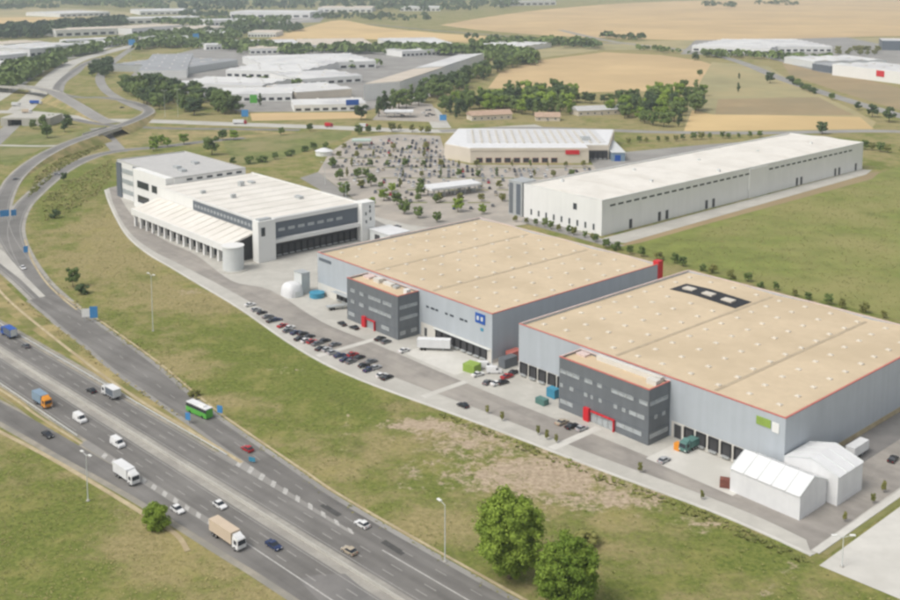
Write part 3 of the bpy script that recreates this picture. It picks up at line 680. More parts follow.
# --- long white hall (C)
Cb = thing('white_hall', 'very long white warehouse behind the sandy roofs, beside the meadow', 'warehouse', W(-140, 157), SITE_ROT)
ring_walls(Cb, 54, 265, 18, 'white_wall', 'white_soft', 'white_soft')
rc, zc_ = gable_roof(Cb, 54, 265, 18, [], 'roof_white', 1.6); seams(rc, 54, 265, zc_, 9)
for k in range(40):
    t0 = 6 + k * 6.3
    if 128 < t0 < 150 or t0 > 250: continue
    window(Cb, 54, t0, 14.0, 4.4, 1.1, 'r', 'glass', 'steel')
for (u, v) in ((624, 228), (650, 220), (657, 218), (697, 208), (703, 206), (740, 197), (754, 193), (788, 185), (793, 184), (825, 175), (829, 174), (847, 170)):
    s_, t_ = SP(u, v); window(Cb, 54, t_ - 157, .2, 2.6, 5.0, 'r', 'door_dark', 'steel', 'side_door')
MB().box(54.002, 54.5, 130, 149, 0, 17.2).build('wall_pier', 'white_wall', Cb)
for k in range(9): window(Cb, 5 + k * 5.4, 0, 2.2, 1.3, 3.2, 'f', 'glass', 'steel')
window(Cb, 35, 0, 10.4, 2.6, 3.4, 'f', 'glass', 'steel')
for k in range(7): MB().box(8 + k * 6.5, 9.4 + k * 6.5, 20 + (k * 53) % 230, 21.4 + (k * 53) % 230, 17.2, 19.2).build('roof_vent', 'steel_pale', rc)
ct = thing('stair_tower', 'grey tower clad in dark strips at the end of the long white hall', 'tower', W(-150.5, 156), SITE_ROT)
MB().box(0, 10, 0, 11, 0, 18.6).build('tower_wall', 'steel', ct); MB().box(6, 9, -.2, -.01, 1, 17.6).build('glazed_strip', 'clad_slate', ct); MB().box(.6, 3.4, -.15, -.01, 1, 17.6).build('glazed_strip', 'clad_dark', ct)
MB().box(-.1, 10.1, -.1, 11.1, 18.6, 18.9).build('parapet_cap', 'steel', ct)

# --- white logistics complex (D)
D = thing('logistics_complex', 'white logistics building with slate glazing and colonnaded loading canopy', 'building', W(-262, 0), SITE_ROT)
def dl(s): return s + 262
# main hall s -262..-160, t 7..64
mh = MB().box(dl(-262), dl(-160.4), 7, 64, 0, 18).build('hall_wall', 'white_wall', D)
MB().box(dl(-262) + .5, dl(-161), 7.5, 63.5, 18.002, 18.15).build('hall_roof', 'roof_white', mh)
for (a, b, c, d_) in ((0, 102, 6.9, 7.45), (0, 102, 63.55, 64.1), (101.05, 101.7, 7.45, 63.55)): MB().box(a, b, c, d_, 18, 18.6).build('parapet', 'white_soft', mh)
for k in range(9): MB().box(8 + k * 10.4, 8.35 + k * 10.4, 8, 63, 18.152, 18.26).build('roof_seam', 'seam', mh)
for (x, y, w_, h_) in ((26, 40, 3, 2.4), (22, 48, 4.5, 1.0), (50, 22, 1.6, 2.0), (71, 46, 4.6, 1.4), (30, 16, 1.8, 1.5)):
    MB().box(x, x + w_, y, y + 2.4, 18.152, 18.15 + h_).build('roof_unit', 'steel', mh)
# clerestory band on the front
cb = MB().box(dl(-222), dl(-162), 6.7, 6.995, 13.0, 17.6).build('clerestory_band', 'clad_slate', D)
for k in range(18): window(cb, dl(-220) + k * 3.2, 6.69, 14.6, 1.6, 1.3, 'f', 'glass_sky_pale', 'steel')
# low loading wing with sloping roof and colonnade
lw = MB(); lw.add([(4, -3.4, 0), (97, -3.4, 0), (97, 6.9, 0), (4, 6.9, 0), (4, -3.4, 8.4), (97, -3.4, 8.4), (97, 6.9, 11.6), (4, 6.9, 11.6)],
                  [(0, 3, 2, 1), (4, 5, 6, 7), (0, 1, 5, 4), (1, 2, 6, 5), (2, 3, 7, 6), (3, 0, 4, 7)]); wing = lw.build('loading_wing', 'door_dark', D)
wr = MB(); wr.add([(2, -8, 8.2), (99, -8, 8.2), (99, 6.65, 12.0), (2, 6.65, 12.0), (2, -8, 9.0), (99, -8, 9.0), (99, 6.65, 12.8), (2, 6.65, 12.8)],
                  [(0, 3, 2, 1), (4, 5, 6, 7), (0, 1, 5, 4), (1, 2, 6, 5), (2, 3, 7, 6), (3, 0, 4, 7)]); wrf = wr.build('wing_roof', 'roof_white', D)
MB().box(2, 99, -8.4, -8.002, 6.0, 9.1).build('fascia', 'white_soft', wrf)
for k in range(14): MB().add([(6 + k * 6.8, -7.6, 9.13), (6.4 + k * 6.8, -7.6, 9.13), (6.4 + k * 6.8, 6.3, 12.74), (6 + k * 6.8, 6.3, 12.74), (6 + k * 6.8, -7.6, 9.2), (6.4 + k * 6.8, -7.6, 9.2), (6.4 + k * 6.8, 6.3, 12.96), (6 + k * 6.8, 6.3, 12.96)],
        [(4, 5, 6, 7), (0, 1, 5, 4), (1, 2, 6, 5), (3, 0, 4, 7)]).build('roof_seam', 'roof_white', wrf)
colm = MB().box(-.7, .7, -.7, .7, 0, 6.0).mesh('column', 'white_soft')
for k in range(14): put('column', colm, D, (3.6 + k * 6.65, -6.8, 0))
ddm = MB().box(0, 4.6, -.15, 0, .3, 5.6).mesh('bay_door', 'dark')
for k in range(13): put('bay_door', ddm, wing, (4.6 + k * 6.65, -3.41, 0))
# end drum and corner tower
MB().cyl(dl(-155.5), -9.0, 4.6, 0, 10.5, 28).build('round_drum', 'steel_pale', D); MB().cyl(dl(-155.5), -9.0, 4.9, 10.5, 11.0, 28).build('drum_cap', 'white_soft', D)
MB().cyl(dl(-155.5), -9.0, 6.5, 0, .35, 28).build('drum_plinth', 'concrete', D)
st = MB().box(dl(-161.5), dl(-156.5), 4.5, 13.5, 0, 18.9).build('corner_tower', 'white_wall', D)
MB().box(dl(-156.49), dl(-156.4), 6, 8, 12, 16).build('tower_window', 'glass', st)
MB().box(dl(-160.5), dl(-157.5), 5.5, 12, 18.9, 19.6).build('roof_unit', 'steel', st)
# right-hand facade: slate panel, white sill, flat dark panel painting in the dock recess's shade
sp_ = MB().box(dl(-160.4), dl(-159.9), 14, 62, 9.0, 16.4).build('glazed_panel', 'clad_slate', D)
for k in range(7): window(sp_, dl(-159.88), 17 + k * 5.4, 12.0, 3.4, 1.3, 'r', 'glass_sky_pale', 'steel')
MB().box(dl(-160.4), dl(-157.6), 13.6, 62, 7.2, 8.9).build('dock_canopy', 'white_soft', D); MB().box(dl(-160.4), dl(-159.4), 13.6, 62, 16.5, 18.4).build('cornice', 'white_soft', D)
for k in range(13): dock(D, dl(-160.4), 16 + k * 3.5, 2.6, 4.2, 'r', 1.0)
MB().box(dl(-160.4), dl(-160.3), 13.6, 62, 0, 7.1).build('dock_shade_panel', 'door_dark', D)
rt = MB().box(dl(-163), dl(-156.5), 62.1, 70, 0, 18.9).build('stair_tower', 'white_wall', D)
for k, (y, z) in enumerate(((64, 12.5), (66.5, 13.5), (64.2, 8.5), (66.8, 9.6), (66.5, 15.6))): window(rt, dl(-156.5), y, z, 1.0, 1.7, 'r', 'glass', 'steel')
# tall block at the back
tb = MB().box(dl(-334), dl(-262.1), 17, 60, 0, 21).build('tall_block_wall', 'white_soft', D)
MB().box(dl(-333.4), dl(-262.6), 17.6, 59.4, 21.002, 21.2).build('block_roof', 'roof_grey', tb)
for (a, b, c, d_) in ((-334.2, -262, 16.9, 17.55), (-334.2, -262, 59.45, 60.1), (-262.55, -261.9, 17.55, 59.45), (-334.2, -333.45, 17.55, 59.45)): MB().box(dl(a), dl(b), c, d_, 21, 21.7).build('parapet', 'roof_grey', tb)
MB().box(dl(-334.3), dl(-328), 16.4, 16.89, 0, 20.4).build('slate_panel', 'clad_slate', tb); MB().box(dl(-312), dl(-305), 16.4, 16.89, 0, 20.6).build('slate_panel', 'clad_slate', tb)
for z in (3, 9, 15): MB().box(dl(-327.5), dl(-312.5), 16.7, 16.89, z, z + 2.6).build('window_band', 'glass_sky_pale', tb)
tw = MB().box(dl(-303), dl(-263), 12.5, 16.85, 0, 21.4).build('office_front', 'white_wall', tb)
for z in (3.2, 11.4):
    for k in range(2): window(tw, dl(-298) + k * 18, 12.5, z, 14.5, 4.2, 'f', 'glass', 'steel')
for k in range(6): window(tb, dl(-262.1), 24 + k * 6, 18.9, 3.6, 1.4, 'r', 'glass', 'steel')
for (x, y) in ((-290, 30), (-280, 28), (-296, 44)): MB().box(dl(x), dl(x + 5), y, y + 3, 21.2, 22.6).build('roof_unit', 'steel', tb)
for (u, v, hh) in ((146, 205, 0),): pass
sh_ = thing('low_shed', 'low pale shed against the right end of the white logistics building', 'shed', W(-155.5, 66), SITE_ROT)
MB().box(0, 16, 0, 12, 0, 5.5).build('shed_wall', 'steel_pale', sh_); MB().box(-.3, 16.3, -.3, 12.3, 5.5, 5.9).build('shed_roof', 'membrane', sh_); MB().box(4, 8, -.1, -.01, 0, 4).build('shed_door', 'door_dark', sh_)

# --- tents
def tent(name, s0, s1, t0, t1, he, hr, label, axis, bays):
    o = thing(name, label, 'tent', W(s0, t0), SITE_ROT); w = s1 - s0; d = t1 - t0
    if axis == 'x':
        MB().add([(0, 0, 0), (w, 0, 0), (w, 0, he), (0, 0, he)], [(0, 1, 2, 3)]).build('side_wall', 'membrane', o)
        MB().add([(0, d, 0), (w, d, 0), (w, d, he), (0, d, he)], [(3, 2, 1, 0)]).build('side_wall', 'membrane', o)
        for x in (0, w): MB().add([(x, 0, 0), (x, d, 0), (x, d, he), (x, d / 2, hr), (x, 0, he)], [(0, 1, 2, 3, 4) if x else (4, 3, 2, 1, 0)]).build('end_wall', 'membrane', o)
        for k in range(bays):
            a, b = w * k / bays + .12, w * (k + 1) / bays - .12
            for y0, y1 in ((-.25, d / 2), (d + .25, d / 2)):
                zz = he - .1; rr = hr + .08
                q = [(a, y0, zz), (b, y0, zz), (b, y1, rr), (a, y1, rr)]; q2 = [(x, y, z - .12) for x, y, z in q]
                MB().add(q + q2, [(0, 1, 2, 3), (7, 6, 5, 4), (0, 4, 5, 1), (1, 5, 6, 2), (2, 6, 7, 3), (3, 7, 4, 0)]).build('roof_sheet', 'membrane', o)
        for k in range(bays + 1):
            x = w * k / bays; MB().tube((x, -.1, he), (x, d / 2, hr + .02), .14, .14, 5).tube((x, d + .1, he), (x, d / 2, hr + .02), .14, .14, 5).build('rib', 'steel_pale', o)
    return o
tent('storage_tent', 101, 120.2, -14.2, -1.8, 6.2, 9.0, 'large white tent with pitched membrane roof, nearest the grass', 'x', 5)
t2 = thing('storage_tent', 'white tent with pitched roof tucked behind the larger tent at the corner', 'tent', W(122.8, -1.2), SITE_ROT + math.pi / 2)
w, d, he, hr = 12.4, 14.6, 7.6, 9.8
for y in (0, d): MB().add([(0, y, 0), (w, y, 0), (w, y, he), (0, y, he)], [(0, 1, 2, 3) if y == 0 else (3, 2, 1, 0)]).build('side_wall', 'membrane', t2)
for x in (0, w): MB().add([(x, 0, 0), (x, d, 0), (x, d, he), (x, d / 2, hr), (x, 0, he)], [(0, 1, 2, 3, 4) if x else (4, 3, 2, 1, 0)]).build('end_wall', 'membrane', t2)
for k in range(3):
    a, b = w * k / 3 + .1, w * (k + 1) / 3 - .1
    for y0, y1 in ((-.25, d / 2), (d + .25, d / 2)):
        q = [(a, y0, he - .1), (b, y0, he - .1), (b, y1, hr + .08), (a, y1, hr + .08)]; q2 = [(x, y, z - .12) for x, y, z in q]
        MB().add(q + q2, [(0, 1, 2, 3), (7, 6, 5, 4), (0, 4, 5, 1), (1, 5, 6, 2), (2, 6, 7, 3), (3, 7, 4, 0)]).build('roof_sheet', 'membrane', t2)
for k in range(4):
    x = w * k / 3; MB().tube((x, -.1, he), (x, d / 2, hr + .02), .14, .14, 5).tube((x, d + .1, he), (x, d / 2, hr + .02), .14, .14, 5).build('rib', 'steel_pale', t2)

# ================================================================== SHOPPING CENTRE (E)
E_ = thing('shopping_centre', 'cream shopping centre with white roof and small red sign by the car park', 'store', (14, 698, 0))
foot = [(-18, 20), (0, 0), (81, 0), (81, 14), (97, 14), (112, 85), (-8, 90)]
MB().prism(foot, 0, 10).build('wall', 'cream_wall', E_)
inn = [(-17, 20.5), (.4, .8), (80.4, .8), (80.4, 14.6), (96.4, 14.6), (111, 84.3), (-7.4, 89.2)]
er = MB().prism(inn, 10.002, 10.5).build('roof', 'membrane', E_)
for k in range(16): MB().box(2 + k * 5.9, 3.6 + k * 5.9, 20, 80, 10.502, 11.0).build('roof_light', 'skylight', er)
for k in range(7): MB().box(-2, 96, 22 + k * 9, 22.5 + k * 9, 11.01, 11.2).build('roof_joint', 'roof_grey', er)
MB().box(80, 86, 30, 38, 10.502, 13).build('roof_unit', 'steel', er)
MB().box(-.3, 81, -.35, -.02, 8.6, 10.6).build('fascia', 'cream_wall', E_)
rs = MB().box(65, 74.5, -.7, -.36, 6.2, 9.2).build('shop_sign', 'red', E_); rs['label'] = 'red rectangular shop sign'
for k in range(6): MB().box(-15 + k * 2.3, -13.4 + k * 2.3, 0, 0.1, 0, 0).build if False else None
for k in range(9): window(E_, 4 + k * 6.4, 0, .4, 4.4, 3.4, 'f', 'glass', 'red_trim', 'shop_window')
dkr = MB().box(82, 96, 13.4, 13.99, 0, 6.5).build('loading_shade_panel', 'door_dark', E_)  # flat dark slab paints in the shade of the loading bay
for k in range(4): dock(E_, 83 + k * 3.3, 13.38, 2.5, 4, 'f')
shd = thing('loading_shed', 'blue-grey loading shed at the right end of the shopping centre', 'shed', (112, 705, 0)); MB().box(0, 9, 0, 50, 0, 6).build('shed_wall', 'haul_blue', shd); MB().box(-.4, 9.4, -.4, 50.4, 6, 6.4).build('shed_roof', 'steel_pale', shd); MB().box(2, 6, -.1, -.01, 0, 4.4).build('shed_door', 'blue', shd)
# long white canopy in the car park
cn = thing('fuel_canopy', 'long white flat canopy on posts in the middle of the car park', 'canopy', G(432, 199), math.atan2(G(480, 193).y - G(432, 199).y, G(480, 193).x - G(432, 199).x))
MB().box(0, 34, 0, 13, 4.6, 6.0).build('canopy_roof', 'membrane', cn)
pm = MB().box(-.3, .3, -.3, .3, 0, 4.6).mesh('post', 'steel')
for k in range(5):
    for y in (3, 10): put('post', pm, cn, (3 + k * 7, y, 0))
km = MB().box(-1, 1, -.5, .5, 0, 1.8).mesh('pump_island', 'steel')
for k in range(5): put('pump_island', km, cn, (3.1 + k * 7, 6.5, 0))
# ================================================================== FAR BUILDINGS
def hall(name, label, cat, base, h, wall='white_soft', roof='roof_far', depth=None, group=None, back=None, bays=0, windows=0, left=None):
    """box hall from base pixels (left, right of the front edge); depth in metres, or from a pixel on the roof's back edge, or along a left edge"""
    a, b = G(*base[0]), G(*base[1]); ex = (b - a); w = ex.length; ex = ex.normalized(); ey = Vector((-ex.y, ex.x, 0))
    if back: depth = max(12, (G(back[0], back[1], h) - a).dot(ey))
    t = thing(name, label, cat, a, math.atan2(ex.y, ex.x), group)
    wl = MB().box(0, w, 0, depth, 0, h).build('wall', wall, t)
    n = max(1, bays or round(depth / 28)); k = depth / n
    for i in range(n):      # one low-pitched roof per bay
        y0, y1 = i * k + .15, (i + 1) * k - .15
        MB().add([(-.3, y0, h + .02), (w + .3, y0, h + .02), (w + .3, y1, h + .02), (-.3, y1, h + .02), (-.3, (y0 + y1) / 2, h + 1.4), (w + .3, (y0 + y1) / 2, h + 1.4)],
                 [(0, 1, 5, 4), (2, 3, 4, 5), (1, 2, 5), (3, 0, 4), (3, 2, 1, 0)]).build('roof', roof, t)
        m_ = max(2, int(w / 14))
        for j in range(m_):
            x = w * (j + .5) / m_; MB().box(x - .9, x + .9, y0 + k * .55, y1 - k * .12, h + .3, h + 1.25).build('roof_light', 'skylight', t) if k > 10 and (i + j) % 2 == 0 else None
    if windows:
        ww = w / windows * .62
        for i in range(windows): MB().box(w * i / windows + ww * .3, w * i / windows + ww * 1.3, -.12, -.01, h * .15, h * .5).build('window', 'glass', t)
    return t
GB = 'industrial halls beyond the motorway'
hall('grey_hall', 'grey industrial hall at the left of the factory estate behind the tree belt', 'warehouse', ((139, 79), (187, 78)), 10, 'white_soft', 'roof_far_grey', back=(162, 54), group=GB)
hall('grey_hall', 'slate grey hall stepping down to the right of the grey one', 'warehouse', ((189, 74), (238, 66)), 9, 'steel', 'roof_far_grey', depth=120, group=GB)
hall('pale_hall', 'white hall in the middle row of the factory estate', 'warehouse', ((226, 77), (300, 79)), 9, 'white_soft', 'roof_far', back=(246, 58), group=GB, windows=10)
hall('pale_hall', 'pale hall directly behind the belt of trees, beside the green hoarding', 'warehouse', ((178, 90), (262, 93)), 8, 'white_soft', 'roof_far', back=(200, 76), group=GB, windows=8)
hall('pale_hall', 'low white hall right behind the green hoarding', 'warehouse', ((218, 102), (292, 101)), 8, 'white_wall', 'roof_far', depth=60, group=GB, windows=9)
hall('pale_hall', 'wide white hall at the back of the factory estate', 'warehouse', ((262, 72), (376, 68)), 10, 'white_soft', 'roof_far', back=(282, 55), group=GB, windows=12)
hall('pale_hall', 'white hall with dark joints behind the blue-signed shop', 'warehouse', ((300, 86), (362, 82)), 8, 'white_wall', 'roof_far', back=(304, 71), group=GB, windows=7)
hall('pale_hall', 'cream hall just behind the blue-signed shop', 'warehouse', ((296, 100), (352, 96)), 8, 'cream_wall', 'roof_far', back=(302, 83), group=GB)
sh8 = hall('car_showroom', 'white showroom with a blue sign beside the cross road', 'shop', ((294, 112), (366, 110)), 6.5, 'white_wall', 'roof_far', depth=45, windows=8)
w8 = (G(366, 110) - G(294, 112)).length
MB().box(w8 * .72, w8 * .9, -.4, -.02, 5.2, 10.4).build('shop_sign', 'blue', sh8)
fc = thing('white_factory', 'tall white factory with a long grey side beside the diagonal tree row', 'factory', G(400, 98))
p0, p1, p2 = G(364, 101) - G(400, 98), Vector((0, 0, 0)), G(484, 66) - G(400, 98); p3 = p0 + p2
MB().prism([p0[:2], p1[:2], p2[:2], p3[:2]], 0, 17).build('wall', 'white_wall', fc)
MB().prism([(p0 * .99 + p2 * .005)[:2], (p2 * .005)[:2], (p2 * .45)[:2], (p0 * .99 + p2 * .45)[:2]], 17.002, 17.7).build('roof', 'roof_far_tan', fc)
MB().prism([(p0 * .99 + p2 * .455)[:2], (p2 * .455)[:2], (p2 * .995)[:2], (p0 * .99 + p2 * .995)[:2]], 17.002, 18.3).build('roof', 'roof_far', fc)
for k in range(9):
    q = p2 * (.08 + .1 * k); n_ = Vector((p2.y, -p2.x, 0)).normalized(); e_ = p2.normalized()
    MB().prism([(q + n_ * .05)[:2], (q + e_ * 9 + n_ * .05)[:2], (q + e_ * 9 + n_ * .4)[:2], (q + n_ * .4)[:2]], 1.0, 6.0).build('dock_door', 'door_dark', fc)
for i, (a, b, h, bk, rf, lb) in enumerate((
        ((234, 49), (298, 48), 8, (238, 40), 'roof_far', 'white hall in the back row with dark trees before it'),
        ((300, 51), (372, 50), 10, (302, 39), 'roof_far_tan', 'cream hall in the back row below the golden hill'),
        ((392, 50), (452, 49), 10, (396, 38), 'roof_far', 'white hall at the right of the back row below the golden hill'),
        ((480, 49), (524, 51), 8, (484, 40), 'roof_far', 'small pale hall at the end of the diagonal tree row'),
        ((2, 71), (40, 66), 9, (4, 60), 'roof_far', 'low pale hall nearest the dark trees at the far left'),
        ((152, 44), (196, 42), 9, (154, 36), 'roof_far', 'pale hall just left of the blue mast sign'),
        ((186, 33), (226, 31), 9, (190, 26), 'roof_far_tan', 'cream hall above the blue mast sign'),
        ((4, 50), (44, 47), 10, (6, 41), 'roof_far_tan', 'white hall at the left edge above the pale block'),
        ((88, 49), (118, 46), 9, (90, 41), 'roof_far', 'short white hall beside the big blue motorway sign'),
        ((196, 38), (230, 37), 9, (198, 31), 'roof_far', 'white hall right of the cream one above the mast sign'),
        ((248, 37), (276, 37), 9, (250, 30), 'roof_far_tan', 'pale hall at the left foot of the golden hill'),
        ((140, 15), (196, 14), 12, (144, 9), 'roof_far', 'pale hall in the hazy distance near the top left'),
        ((60, 17), (110, 15), 10, (62, 11), 'roof_far', 'small white hall among the hazy left fields'),
        ((318, 12), (372, 12), 14, (320, 6), 'roof_far_tan', 'pale hall at the top edge left of centre'),
        ((400, 11), (440, 11), 14, (402, 6), 'roof_far', 'small pale hall at the top edge near the centre'),
        ((500, 6), (556, 5), 18, (502, 1), 'roof_far', 'pale hall at the top edge where the stubble hills begin'),
        ((250, 54), (300, 53), 9, (252, 46), 'roof_far_tan', 'white hall squeezed behind the factory estate'),
        ((402, 57), (440, 55), 9, (404, 48), 'roof_far', 'white hall behind the tall white factory'),
        ((206, 50), (240, 49), 9, (208, 42), 'roof_far', 'pale hall behind the slate grey hall'),
        ((-8, 64), (28, 60), 11, (-6, 42), 'roof_far', 'pale block at the far left edge beside dark trees'),
        ((30, 58), (84, 52), 14, (30, 43), 'roof_far', 'pale hall by the far motorway, second from the left edge'),
        ((66, 47), (127, 44), 12, (68, 39), 'roof_far', 'long low hall beside the far motorway'),
        ((56, 37), (132, 34), 14, (62, 28), 'roof_far_tan', 'cream hall behind the dark wood on the left'),
        ((132, 35), (182, 31), 14, (136, 25), 'roof_far_tan', 'cream hall right of the dark wood'),
        ((128, 24), (200, 22), 14, (132, 17), 'roof_far', 'white hall in the hazy distance above the motorway'),
        ((206, 26), (246, 25), 14, (210, 19), 'roof_far', 'small white hall in the hazy distance beside the motorway'),
        ((230, 17.5), (310, 18), 16, (234, 10), 'roof_far', 'widest pale hall in the hazy distance at the top'),
        ((692, 51), (770, 54), 9, (694, 38), 'roof_far', 'bright white hall behind the country road'),
        ((772, 52), (832, 52), 9, (778, 39), 'roof_far', 'pale hall beside the bright white one behind the country road'))):
    hall('pale_hall', lb, 'warehouse', (a, b), h, 'white_soft', rf, back=bk, group='halls on the horizon', windows=9)
hr_ = hall('white_store', 'big white store with a red square sign at the right edge', 'store', ((832, 75), (930, 88)), 14, 'white_wall', 'roof_far', back=(806, 54), windows=0)
w9 = (G(930, 88) - G(832, 75)).length
MB().box(w9 * .48, w9 * .56, -.6, -.02, 6, 13).build('store_sign', 'red', hr_)
hall('store_wing', 'pale lower wing left of the big white store', 'store', ((784, 63), (814, 68)), 9, 'steel_pale', 'roof_far', depth=110)
hall('dark_wing', 'dark low wing at the left end of the big white store', 'building', ((812, 70), (831, 73)), 9, 'clad_slate', 'roof_far_grey', depth=40)
hall('dark_block', 'dark and white block at the top right edge', 'building', ((882, 50), (930, 51)), 16, 'clad_slate', 'roof_far', depth=60)
hedge_lbl = 'olive hedge between the pale halls at the top right'
def cottage(u0, v0, u1, v1, h, d, label, wall='cream_wall', roof='roof_tile'):
    a, b = G(u0, v0), G(u1, v1); w = (b - a).length; t = thing('house', label, 'house', a, math.atan2((b - a).y, (b - a).x))
    MB().box(0, w, 0, d, 0, h).build('wall', wall, t)
    MB().add([(-.8, -.8, h - .3), (w + .8, -.8, h - .3), (w + .8, d + .8, h - .3), (-.8, d + .8, h - .3), (-.8, d / 2, h + 3.2), (w + .8, d / 2, h + 3.2)], [(0, 1, 5, 4), (2, 3, 4, 5), (1, 2, 5), (3, 0, 4), (3, 2, 1, 0)]).build('roof', roof, t)
    n = max(2, int(w / 6))
    for i in range(n): window(t, w * (i + .3) / n, 0, 1.2, 1.8, 1.6, 'f', 'glass', 'white_soft')
    window(t, w * .5 - .6, 0, .05, 1.3, 2.2, 'f', 'door_dark', 'white_soft', 'door'); return t
cottage(472, 121, 512, 119, 5, 14, 'low cream house with brown roof among the trees left', 'cream_wall', 'roof_tile')
cottage(578, 116, 626, 114, 5, 16, 'low house with grey roof among the trees behind the shopping centre', 'cream_wall', 'roof_grey')
cottage(536, 121, 560, 121, 4, 12, 'small brown-roofed house hidden behind the shopping centre', 'cream_wall', 'roof_tile')
cn2 = thing('fuel_canopy', 'small white canopy beside the cross road and the tree row', 'canopy', G(384, 118)); MB().box(0, 26, 0, 14, 4.8, 6).build('canopy_roof', 'membrane', cn2)
for k in range(4): put('post', pm, cn2, (2 + k * 7, 7, 0))
gb = thing('hoarding', 'bright green hoarding on posts by the tree belt', 'billboard', G(250, 107), 0)
MB().box(0, 7, 0, .4, 4, 12).build('panel', 'green_paint', gb); MB().box(1, 1.3, .1, .3, 0, 4).build('post', 'steel', gb); MB().box(5.7, 6, .1, .3, 0, 4).build('post', 'steel', gb)
kd = thing('white_kiosk', 'round white kiosk at the left corner of the car park', 'kiosk', G(324, 155)); MB().cyl(0, 0, 6, 0, 3.2, 16).build('wall', 'white_wall', kd); MB().cyl(0, 0, 6.6, 3.2, 5, 16, 2).build('roof', 'membrane', kd)
kt = thing('green_kiosk', 'pale green canopy by the car park entrance', 'canopy', G(352, 146)); MB().box(0, 14, 0, 9, 3.4, 4.4).build('canopy_roof', 'pale_green', kt)
for x in (1, 13): MB().box(x - .2, x + .2, 4, 4.4, 0, 3.4).build('post', 'steel', kt)

# ================================================================== BRIDGES
def bridge(name, label, pts, w, z, piers, approach=None):
    line = smooth([G(u, v, z) for u, v in pts], 5); o = thing(name, label, 'bridge', (0, 0, 0))
    o.location = (line[0].x, line[0].y, 0); off = Vector((line[0].x, line[0].y, 0)); line = [p - off for p in line]
    for nm, a, b, z0, z1, mm in (('deck', w / 2, -w / 2, z - 1.3, z, 'asphalt_old'), ('parapet', w / 2 + .4, w / 2 + .05, z - 1.5, z + 1.0, 'concrete'), ('parapet', -w / 2 - .05, -w / 2 - .4, z - 1.5, z + 1.0, 'concrete')):
        L, R_ = offs(line, a), offs(line, b); b_ = MB(); n = len(line)
        vs = []
        for p, q in zip(L, R_): vs += [(p.x, p.y, z0), (p.x, p.y, z1), (q.x, q.y, z1), (q.x, q.y, z0)]
        fs = []
        for i in range(n - 1):
            k = 4 * i
            for j in range(4): fs.append((k + j, k + (j + 1) % 4, k + 4 + (j + 1) % 4, k + 4 + j))
        fs += [(3, 2, 1, 0), (4 * n - 4, 4 * n - 3, 4 * n - 2, 4 * n - 1)]
        b_.add(vs, fs).build(nm, mm, o)
    for k in piers:
        p = line[int(k * (len(line) - 1))]; MB().cyl(p.x, p.y, .9, 0, z - 1.3, 10).build('pier', 'concrete', o)
    return o
bridge('overpass', 'concrete overpass crossing the far motorway at the left edge', [(-30, 84), (-10, 85), (10, 86), (34, 88), (54, 92.6)], 13, 7, (.3, .5, .7, .95))
bridge('ramp_bridge', 'low concrete bridge of the curved ramp over the side road', [(90, 135.2), (100, 132), (108, 129.6), (114, 127.6)], 12.5, 5.4, (.1, .9))
tp = thing('underpass_portal', 'concrete portal with a dark mouth beside the tunnel road', 'portal', G(3, 126), 0)
MB().box(-2, 4, 0, 30, 0, 7).build('wing_wall', 'concrete', tp); MB().box(16, 40, 0, 30, 0, 7).build('wing_wall', 'concrete', tp); MB().box(4, 16, 0, 30, 5.4, 7).build('lintel', 'concrete', tp); MB().box(4, 16, 8, 9, 0, 5.4).build('mouth_shade_panel', 'dark', tp)  # dark panel in the mouth stands in for the unlit tunnel depth

